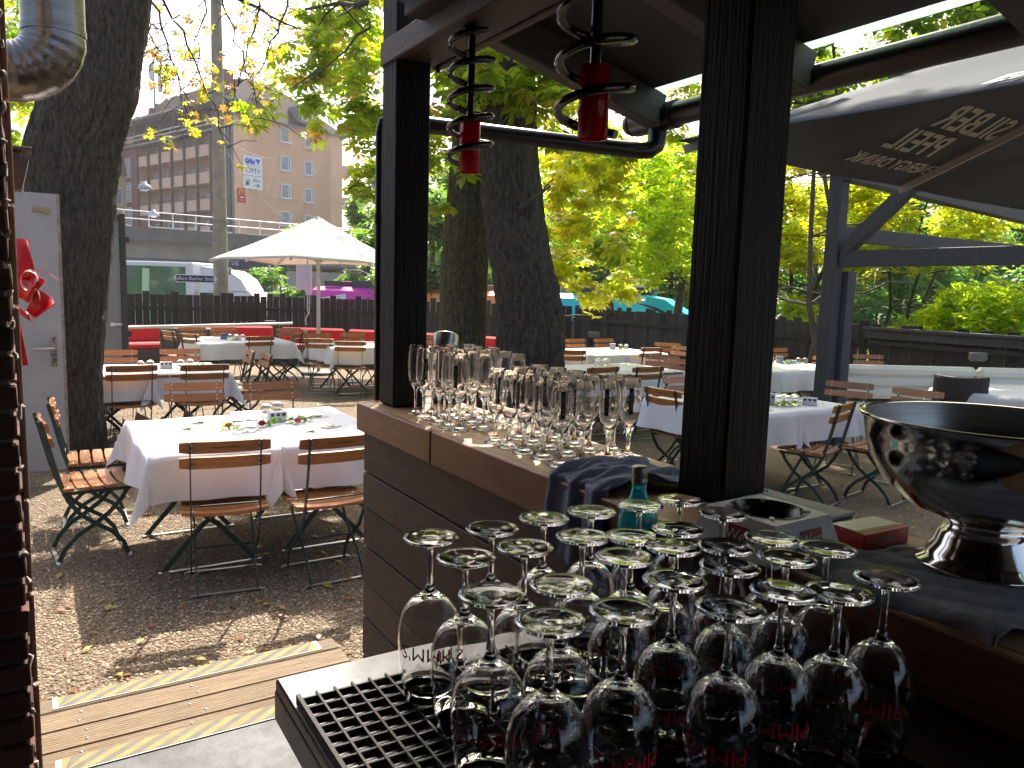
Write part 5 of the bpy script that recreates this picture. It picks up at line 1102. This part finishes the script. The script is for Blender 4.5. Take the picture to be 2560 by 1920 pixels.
# attic storey with its long balcony
MB().box((2.6, 13.5, 18.6), (.2, 23.5, 2.6)).build('attic_wall', mat('attic_wall', (.30, .2, .16), .85), bd); MB().box((1.0, 13.2, 20.15), (3.2, 25.2, .22)).build('attic_roof', mat('attic_roof_grey', (.33, .32, .31), .7), bd)
MB().box((.2, 13.2, 17.2), (1.4, 25.0, .2)).build('attic_floor', zinc, bd); rl2 = MB()
for z in (18.3, 17.85): rl2.box((-.3, 12.6, z), (.08, 23, .16))
rl2.build('attic_rail', mat('rail_cream', (.5, .44, .38), .6), bd)
for k in range(8): MB().box((-.3, 2+3.2*k, 18.7), (.12, .12, 2.8)).build('attic_post', brn, bd)
for k in range(6): o = wnd(4+3.6*k, 18.8, 1.3, 1.8, 'front', 0); o.location.x = 2.46
MB().box((1.2, 24.6, 18.4), (2.4, 1.6, 2.8)).build('attic_end', rdb, bd)
for y, z in ((22.5, 21.2), (26, 20.6)): MB().box((2.6, y, z), (.8, .8, 2.0)).build('chimney', mat('brick_far', (.2, .09, .07), .9), bd)
for z in (14.6, 11.0, 7.3): MB().box((TE+.55, .75, z), (1.1, 1.5, 1.3)).build('side_balcony', orl, bd)
# signs on the end wall
sw = mat('sign_white', (.75, .78, .8), .5); sbl = mat('sign_blue', (.02, .10, .55), .5); sk2 = mat('sign_black', (.05, .06, .08), .6); srd = mat('sign_red', (.55, .02, .03), .5); syl = mat('sign_yellow', (.8, .45, .02), .5); sdv = mat('sign_darkred', (.12, .02, .05), .5)
SM = lambda x, z, d=.13: Matrix.Translation((x, -d, z)) @ Matrix.Rotation(R_(90), 4, 'X')
s1 = MB().box((2.15, -.06, 13.6), (2.2, .12, 1.95)).build('sign_panel', sw, bd)
b = MB(); b.prism([(.30*math.cos(2*PI*k/24), .30*math.sin(2*PI*k/24)) for k in range(24)], .01, SM(1.55, 14.05)); b.prism([(-.26, -.28), (.26, -.28), (.26, .28), (.08, .02), (-.02, .1), (-.1, .28), (-.26, .28)], .01, SM(2.13, 14.05)); b.prism([(-.3, .28), (.0, -.3), (.3, .28)], .01, SM(2.75, 14.05)); b.build('logo', sbl, s1)
MB().prism([(-.06, .0), (.0, -.0), (.22, .22), (.18, .26)], .012, SM(1.45, 14.0, .135)).build('logo_cut', sw, s1)
b = MB().text('OMV', .78, SM(2.15, 13.1)); b.box((2.15, -.125, 13.62), (1.6, .012, .03)); b.build('lettering', sk2, s1)
s2 = MB().box((2.15, -.06, 11.9), (2.2, .12, 1.3)).build('sign_panel', sw, bd)
b = MB().text('80m', .5, SM(2.6, 12.15)); b.prism([(-.3, -.04), (.12, -.04), (.0, -.16), (.08, -.2), (.3, .0), (.08, .2), (.0, .16), (.12, .04), (-.3, .04)], .01, SM(2.6, 11.65)); b.build('lettering', sk2, s2)
b = MB(); 
for x, z, w, h in ((1.5, 12.2, .34, .05), (1.34, 11.9, .05, .6), (1.66, 11.9, .05, .6), (1.5, 11.98, .34, .05), (1.78, 12.05, .05, .4)): b.box((x, -.126, z), (w, .012, h))
b.build('pump_outline', sk2, s2); MB().box((1.5, -.126, 11.76), (.26, .012, .34)).build('pump_body', sdv, s2)
s3 = MB().box((.85, -.05, 10.5), (.86, .1, 1.45)).build('sign_panel', srd, bd)
b = MB()
for s in (-1, 1): b.strip([(.85+s*(.15+.14*math.cos(q)), -.11, 10.62+.5*math.sin(q)) for q in [i*PI/10 for i in range(11)]], .02, .075, (0, 1, 0))
b.build('logo', syl, s3); b = MB().prism([(-.2, 0), (-.02, .09), (-.02, .05), (.24, .05), (.24, -.05), (-.02, -.05), (-.02, -.09)], .01, SM(.85, 10.3, .11)); b.text('Drive', .2, SM(.85, 10.02, .11)); b.build('lettering', sw, s3)
# rooftop aerial mast
x, y = g2w(-44.5, 97); am = thing('antenna_mast', 'phone antenna mast standing on the far end of the orange roof', 'antenna', (x, y, 20))
MB().tube([(0, 0, -2), (0, 0, 8)], .1, 6).build('mast', zinc, am)
for k in range(3): a = k*2.1; MB().box((.6*math.cos(a), .6*math.sin(a), 6.0), (.35, .35, 3.0)).build('antenna_panel', mat('antenna_white', (.6, .62, .64), .5), am)
for z in (1, 2.4): MB().box((.25, 0, z), (.6, .5, 1)).build('radio_unit', zinc, am)
x, y = g2w(-49.5, 93); b0 = thing('townhouse', 'old yellow townhouse with dark mansard roof left of the orange block', 'building', (x, y, 0), R_(50)-YAW)
yl = mat('render_yellow', (.52, .40, .24), .9)
MB().box((6, 6, 6), (12, 12, 16)).build('wall', yl, b0)
MB().add([(-.4, -.4, 14), (12.4, -.4, 14), (12.4, 12.4, 14), (-.4, 12.4, 14), (1.2, 1.2, 18.5), (10.8, 1.2, 18.5), (10.8, 10.8, 18.5), (1.2, 10.8, 18.5)], [(0, 1, 5, 4), (1, 2, 6, 5), (2, 3, 7, 6), (3, 0, 4, 7), (4, 5, 6, 7), (3, 2, 1, 0)]).build('roof', mat('mansard', (.14, .07, .06), .8), b0)
for z in (4.5, 8, 11.5):
    for k in range(3):
        o = MB().box((-.03, 2+3.2*k, z), (.1, 1.2, 2.0)).build('window', wfr, b0); MB().box((-.07, 2+3.2*k, z), (.06, 1.0, 1.8)).build('pane', pane, o)
        o = MB().box((2+3.2*k, -.03, z), (1.2, .1, 2.0)).build('window', wfr, b0); MB().box((2+3.2*k, -.07, z), (1.0, .06, 1.8)).build('pane', pane, o)
# ================================================================ viaduct
conc = mat('viaduct_concrete', (.36, .335, .3), .9, col2=(.27, .25, .22), scale=.6, bump=.2); cond = mat('viaduct_dark', (.13, .12, .11), .9, col2=(.17, .155, .14), scale=.8)
va = Vector((*g2w(-33, 49.5), 0)); vb = Vector((*g2w(-2, 79), 0)); vd = (vb-va); VL = vd.length; vang = math.atan2(vd.y, vd.x)
vi = thing('viaduct', 'long concrete railway viaduct with white railing before the orange block', 'bridge', va, vang)
MB().box((VL/2, 2.5, 4.95), (VL, 6.5, .5)).build('deck', conc, vi); MB().box((VL/2, -.7, 4.85), (VL, .25, .95)).build('edge_beam', cond, vi); MB().box((VL/2, 2.0, 3.95), (VL, 3.6, 1.5)).build('girder', conc, vi); MB().box((VL/2, 2.0, 3.1), (VL, 3.9, .2)).build('girder_foot', cond, vi)
for k in range(4): MB().box((8+10*k, 2, .6), (1.4, 2.4, 4.9)).build('pier', conc, vi)
for k in range(12): MB().box((3+3.6*k, -.86, 5.35), (2.4, .08, .1)).build('light_lip', mat('lip_white', (.7, .68, .62), .6), vi)
wr = mat('railing_white', (.68, .7, .72), .4)
for z in (6.4, 5.85): MB().tube([(0, -.7, z), (VL, -.7, z)], .035, 6).build('rail', wr, vi)
pst = MB().box((0, 0, .55), (.07, .07, 1.1)).mesh('railing_post', wr)
for k in range(26): link('railing_post', pst, vi, (.8+1.65*k, -.7, 5.3))
# shop front strip under the viaduct
sg = thing('shop_sign', 'dark shop front with yellow JETZT lettering under the viaduct', 'shop sign', (*g2w(-21.5, 60), 1.8), -YAW)
MB().box((0, .5, .7), (5.0, .6, 3.0)).build('sign_board', mat('shop_dark', (.04, .05, .08), .6), sg); b = MB().text('JETZT', .75, Matrix.Translation((.6, .16, .55)) @ Matrix.Rotation(R_(90), 4, 'X')); b.build('lettering', syl, sg); MB().box((-1.7, .15, 1.5), (1.1, .1, .9)).build('green_panel', mat('shop_green', (.03, .4, .1), .5), sg)
MB().text('SIE', .5, Matrix.Translation((-.2, .16, 1.3)) @ Matrix.Rotation(R_(90), 4, 'X')).build('lettering', sw, sg)
# ================================================================ truck
tx0, ty0 = g2w(-10.4, 32.5)
tk = thing('delivery_truck', 'white refrigerated truck with green vegetables printed on its box', 'truck', (tx0, ty0, -1.8), -YAW)
twh = mat('truck_white', (.72, .74, .76), .35, coat=.4); tgl = mat('truck_glass', (.03, .045, .055), .08, spec=.9); tdk = mat('truck_dark', (.04, .042, .045), .5)
MB().box((-6.4, 1.2, 2.75), (6.6, 2.4, 3.0), .05).build('cargo_box', twh, tk)
vg = bpy.data.materials.new('vegetable_print'); vg.use_nodes = True; nt = vg.node_tree; L = nt.links.new
tc = N(nt, 'ShaderNodeTexCoord'); nz = N(nt, 'ShaderNodeTexNoise', Scale=1.1, Detail=3); L(tc.outputs['Object'], nz.inputs['Vector']); rp = N(nt, 'ShaderNodeValToRGB'); L(nz.outputs['Fac'], rp.inputs['Fac'])
for i, (p, c) in enumerate(((.3, (.03, .05, .03)), (.45, (.06, .18, .05)), (.55, (.10, .14, .10)), (.7, (.22, .42, .16)))):
    e = rp.color_ramp.elements[i] if i < 2 else rp.color_ramp.elements.new(p); e.position = p; e.color = c4(c)
L(rp.outputs[0], nt.nodes['Principled BSDF'].inputs['Base Color'])
MB().box((-4.85, -.012, 2.7), (2.9, .01, 2.7)).build('picture_panel', vg, tk)
sl_ = mat('slice_pale', (.5, .7, .42), .5); sl2 = mat('slice_green', (.25, .5, .12), .5)
for i, (x, z, r, q) in enumerate(((-5.2, 1.95, .42, 0), (-4.55, 2.0, .5, 1), (-4.3, 1.75, .5, 2), (-5.55, 1.7, .35, 3))):
    b = MB().prism([(r*math.cos(k*PI/12), r*math.sin(k*PI/12)) for k in range(24)], .004, SM(x, z, .02+.006*i)); b.prism([(r*.86*math.cos(k*PI/12), r*.86*math.sin(k*PI/12)) for k in range(24)], .003, SM(x, z, .0225+.006*i), 1); b.build('printed_slice', [sl2, sl_], tk)
MB().strip([(-5.05, -.022, 3.95), (-5.08, -.022, 3.3), (-5.1, -.022, 2.6), (-5.05, -.022, 2.3)], .02, .3, (0, 1, 0)).build('printed_stalk', sl_, tk)
b = MB(); b.tube([(-8.1+1.1*math.cos(q), -.02, 2.3+1.3*math.sin(q)) for q in [-1.2+i*.2 for i in range(13)]], .025, 5); b.text('el', .8, SM(-7.3, 2.6, .02)); b.build('lettering', mat('truck_green', (.05, .4, .12), .5), tk)
cb = MB(); outl = [(-2.9, .55), (-.35, .55), (-.05, 1.0), (-.02, 1.75), (-.35, 2.75), (-.75, 3.05), (-2.9, 3.1)]
cb.prism(outl, 2.3, Matrix.Translation((0, 2.35, 0)) @ Matrix.Rotation(R_(90), 4, 'X')).build('cab', twh, tk)
MB().prism([(-2.85, 3.1), (-.85, 3.1), (-1.15, 3.6), (-1.7, 3.95), (-2.85, 4.1)], 2.1, Matrix.Translation((0, 2.25, 0)) @ Matrix.Rotation(R_(90), 4, 'X')).build('roof_deflector', twh, tk)
MB().add([(.0, .15, 1.8), (.0, 2.2, 1.8), (-.34, 2.15, 2.7), (-.34, .2, 2.7)], [(0, 1, 2, 3)]).build('windscreen', tgl, tk).location = (.015, 0, .0)
MB().prism([(-1.5, 1.85), (-.25, 1.85), (-.5, 2.65), (-1.5, 2.65)], .02, SM(0, 0, -.045)).build('side_window', tgl, tk); MB().box((-2.2, .03, 2.0), (.9, .02, 2.0)).build('side_panel', tdk, tk)
MB().box((-.2, -.15, 2.3), (.22, .16, .7), .03).build('mirror', tdk, tk); MB().box((.05, 1.2, 1.5), (.12, 2.1, .25), .02).build('grille', tdk, tk)
MB().text('www.gemuese-frisch.de', .22, Matrix.Translation((-.55, .03, 2.85)) @ Matrix.Rotation(R_(90), 4, 'X')).build('lettering', mat('truck_red', (.6, .08, .1), .5), tk)
for x in (-9, -7.8, -3.2, -1.2):
    w = MB().lathe([(.0, .1), (.28, .1), (.3, .14), (.5, .13), (.52, .0), (.52, -.13), (.3, -.14)], 20).build('wheel', tdk, tk, (x, .2, .52)); w.rotation_euler = (R_(90), 0, 0)
# ================================================================ tram
tmg = mat('tram_magenta', (.68, .03, .40), .4, coat=.3); tor = mat('tram_orange', (.8, .26, .05), .4, coat=.3); tcy = mat('tram_cyan', (.012, .52, .8), .4, coat=.3); eq = mat('roof_gear', (.05, .052, .056), .5)
ta = Vector((*g2w(-7.7, 29.2), -1.88)); tbv = Vector((*g2w(6.3, 24.6), -1.88)); tv = tbv-ta; TLn = tv.length
tm = thing('tram', 'articulated tram in magenta, orange and turquoise behind the fence', 'tram', ta, math.atan2(tv.y, tv.x))
def tsec(x0, x1, mt):
    prof = [(0, .35), (0, 2.9), (.12, 3.35), (.45, 3.5), (1.85, 3.5), (2.18, 3.35), (2.3, 2.9), (2.3, .35)]
    o = MB().prism(prof, x1-x0, Matrix(((0, 0, 1, x0), (1, 0, 0, 0), (0, 1, 0, 0), (0, 0, 0, 1)))).build('tram_body', mt, tm)
    k = int((x1-x0)/1.6)
    for i in range(k): 
        MB().box((x0+(i+.5)*(x1-x0)/k, -.006, 2.1), ((x1-x0)/k-.2, .03, 1.0), .0).build('pane', tgl, o)
    b = MB(); 
    for i in range(int((x1-x0)/1.3)): b.box((x0+.7+1.3*i, 1.15, 3.62), (random.uniform(.6, 1.1), 1.5, random.uniform(.16, .32)), .02)
    b.build('roof_gear', eq, o); return o
t1 = tsec(.0, 4.3, tmg); t2 = tsec(4.5, 8.2, tor); t3 = tsec(8.4, 12.6, tcy)
o3 = MB().prism([(12.6, .35), (14.2, .35), (14.55, 1.4), (14.0, 2.9), (13.2, 3.4), (12.6, 3.5)], 2.2, Matrix.Translation((0, 2.25, 0)) @ Matrix.Rotation(R_(90), 4, 'X')).build('tram_nose', tcy, tm)
MB().prism([(13.25, 1.5), (14.3, 1.5), (13.85, 2.75), (13.25, 2.85)], .03, SM(0, 0, -.035)).build('cab_window', tgl, tm)
for x in (4.4, 8.3): MB().box((x, 1.15, 1.9), (.24, 2.1, 2.9)).build('bellows', eq, tm)
MB().box((11.8, 1.15, 3.7), (2.0, 1.3, .34), .1).build('air_unit', eq, tm)
tx = mat('tram_text', (.8, .8, .8), .5)
for x, s in ((3.7, 'vergleich'), (7.4, 'vergleich'), (11.6, 'vergleichauch.du')): MB().text(s, .36, Matrix.Translation((x, -.02, 2.82)) @ Matrix.Rotation(R_(90), 4, 'X')).build('lettering', tx, tm)
for x in (.75, 5.35): 
    M = Matrix.Translation((x, .015, 3.02)) @ Matrix.Rotation(R_(80), 4, 'X') @ Matrix.Rotation(R_(10), 4, 'Z'); MB().box((0, 0, 0), (1.5, .2, .01)).text('GANZ EHRLICH', .15, Matrix.Translation((0, 0, .007)), 1).build('slanted_sticker', [mat('sticker_pale', (.7, .68, .75), .5), mat('sticker_ink', (.35, .1, .35), .5)], tm).matrix_local = M
b = MB(); 
for s in (-.5, .5): b.tube([(2.4, 1.15+s, 3.65), (1.2, 1.15+s, 4.15), (2.2, 1.15+s*.8, 4.6)], .025, 5)
b.tube([(2.2, .35, 4.62), (2.2, 1.95, 4.62)], .03, 5); b.tube([(1.2, .65, 4.15), (1.2, 1.65, 4.15)], .02, 5); b.build('pantograph', mat('panto_grey', (.3, .3, .3), .4, .5), tm)
# stone abutment, guard rail, poster column
x, y = g2w(-9.2, 47); MB().box((0, 0, 1.2), (9, 1, 6.0)).build('abutment_wall', conc, None, (x, y, -1.8), -YAW, label='grey stone abutment wall behind the tram pantograph', cat='wall')
x, y = g2w(-12.1, 36); gr_ = thing('guard_rail', 'grey upright bar railing right of the truck', 'railing', (x, y, -1.8), -YAW)
for z in (2.75, 1.9): MB().tube([(0, 0, z), (3.4, -.4, z-.25)], .03, 5).build('rail', MATS['rail_grey'], gr_)
bar_ = MB().tube([(0, 0, 1.7), (0, 0, 2.7)], .018, 5).mesh('bar', MATS['rail_grey'])
for k in range(16): link('bar', bar_, gr_, (.1+.21*k, -.025*k, -.015*k))
x, y = g2w(-8.1, 30.5); MB().tube([(0, 0, 0), (0, 0, 5.2)], .12, 10).box((-.25, 0, 3.9), (.5, .05, 1.3), .01).build('sign_post', mat('post_pale', (.55, .6, .58), .5), None, (x, y, -1.8), label='pale sign post left of the white parasol pole', cat='post')
# ================================================================ concrete mast, street signs, lamps, wires
pcon = mat('mast_concrete', (.33, .30, .24), .9, col2=(.24, .225, .18), scale=5, bump=.3)
pb_ = at(478, 660, 21.3); mp = thing('concrete_mast', 'tall tapered concrete mast rising before the orange block', 'mast', (pb_.x, pb_.y, -1.8))
mt_ = [at(478, 650, 21.3), at(474, 520, 21.3), at(470, 300, 21.3), at(466, 60, 21.3), at(464, -60, 21.3)]
ax = Vector((pb_.x, pb_.y, 0))
MB().tube([(0, 0, -.2), (0, 0, 3.2), (-.0, 0, 8), (-.0, 0, 13)], [.27, .20, .155, .12], 20).build('mast_shaft', pcon, mp)
bands = MB()
for z in (5.1, 3.62, 3.40, 3.15): bands.tube([(0, 0, z-.012), (0, 0, z+.012)], [.205, .205], 20)
bands.build('steel_band', zinc, mp)
def street_sign(lab, px, py, w, h, txt, side, mt, mtx):
    p = at(px, py, 21.0); t = thing('street_sign', lab, 'street sign', p, -YAW+R_(side)); MB().box((0, 0, 0), (w, .03, h), .005).build('sign_plate', mt, t); MB().box((0, -.016, 0), (w-.04, .004, h-.04)).build('sign_face', mat('sign_navy', (.012, .016, .06), .4), t)
    MB().text(txt, h*.62, Matrix.Translation((0, -.0195, 0)) @ Matrix.Rotation(R_(90), 4, 'X')).build('lettering', mtx, t); return t
street_sign('dark blue street name sign clamped left of the concrete mast', 422, 602, 1.07, .215, 'Äußere Bucher Straße', 0, sw, sw)
street_sign('small dark street name sign turned away on the right of the concrete mast', 497, 586.5, .42, .2, 'Erlanger Straße', -62, sw, sw).scale = (1, 1, 1)
wire = mat('wire', (.35, .34, .32), .5, .3)
def wire_(lab, pts, r=.006):
    P = [at(*p) for p in pts]; b = MB(); 
    Q = []
    for i in range(len(P)-1):
        for k in range(8): t = k/8; q = P[i].lerp(P[i+1], t); q.z -= .12*4*t*(1-t)*min(1, (P[i]-P[i+1]).length/10); Q.append(q)
    Q.append(P[-1]); b.tube(Q, r, 4).build('overhead_wire', wire, label=lab, cat='wire', group='overhead wires beyond the fence')
wire_('thin overhead wire from the mast across the upper windows', [(478, 300, 21.3), (600, 345, 30), (900, 455, 34)]); wire_('thin overhead wire low before the orange end wall', [(230, 390, 30), (480, 415, 30), (830, 445, 30)]); wire_('thin diagonal stay wire before the company signs', [(492, 330, 21.3), (520, 372, 24), (620, 478, 30)], .006)
wire_('overhead wire above the blue tram, upper one', [(900, 565, 26), (1450, 573, 25), (1700, 572, 24)]); wire_('overhead wire above the blue tram, lower one', [(900, 580, 26), (1450, 583, 25), (1750, 583, 24)]); wire_('overhead wire near the hanging lamp left of the mossy trunk', [(840, 460, 28), (960, 462, 28), (1200, 470, 28)])
for lab, px, py, Y in (('hanging dome street lamp before the balconies', 313, 408, 31), ('hanging dome street lamp low beside the viaduct rail', 332, 466, 36), ('hanging dome street lamp left of the mossy trunk', 937, 458, 29)):
    t = thing('street_lamp', lab, 'street lamp', at(px, py, Y), 0, 'hanging street lamps'); MB().lathe([(0, .28), (.06, .27), (.09, .2), (.22, .12), (.27, .0), (.25, .0), (.2, .1), (0, .15)], 20).build('lamp_dome', mat('lamp_grey', (.4, .45, .5), .4), t); MB().lathe([(0, -.1), (.14, -.06), (.2, .0), (0, .01)], 16).build('lamp_glass', mat('lamp_pale', (.6, .65, .7), .2), t); MB().tube([(0, 0, .27), (0, 0, .5)], .015, 5).build('hanger', zinc, t)
x, y = g2w(26.5, 46); rh = thing('house', 'pale house roof corner at the far right behind the bushes', 'house', (x, y, -1.8), -YAW)
MB().box((3, 3, 2), (9, 6, 4.6)).build('wall', mat('house_white', (.55, .55, .55), .8), rh); MB().add([(-2, -.5, 4.2), (8, -.5, 4.2), (8, 6.5, 4.2), (-2, 6.5, 4.2), (-.5, 3, 8.2), (8, 3, 8.2)], [(0, 1, 5, 4), (2, 3, 4, 5), (0, 4, 3), (1, 2, 5), (3, 2, 1, 0)]).build('roof', mat('house_roof', (.35, .37, .4), .6), rh)
x, y = g2w(5.4, 24.2); MB().lathe([(0, .02), (.17, .015), (.18, 0), (.17, -.02)], 20).build('round_sign', mat('traffic_blue', (.02, .12, .5), .4), None, at(1478, 648, 40), label='round blue traffic sign behind the nose of the turquoise tram', cat='traffic sign').rotation_euler = (R_(90), 0, -YAW)
# ================================================================ the air over the street
hz = bpy.data.materials.new('haze'); hz.use_nodes = True; nt = hz.node_tree; nt.nodes.clear()
vo = N(nt, 'ShaderNodeVolumePrincipled'); vo.inputs['Density'].default_value = .0004; vo.inputs['Color'].default_value = (.95, .96, 1, 1); vo.inputs['Anisotropy'].default_value = .3
mo = N(nt, 'ShaderNodeOutputMaterial'); nt.links.new(vo.outputs[0], mo.inputs['Volume'])
MB().box((0, 0, 15.2), (810, 810, 38)).build('haze', hz, kind='stuff')
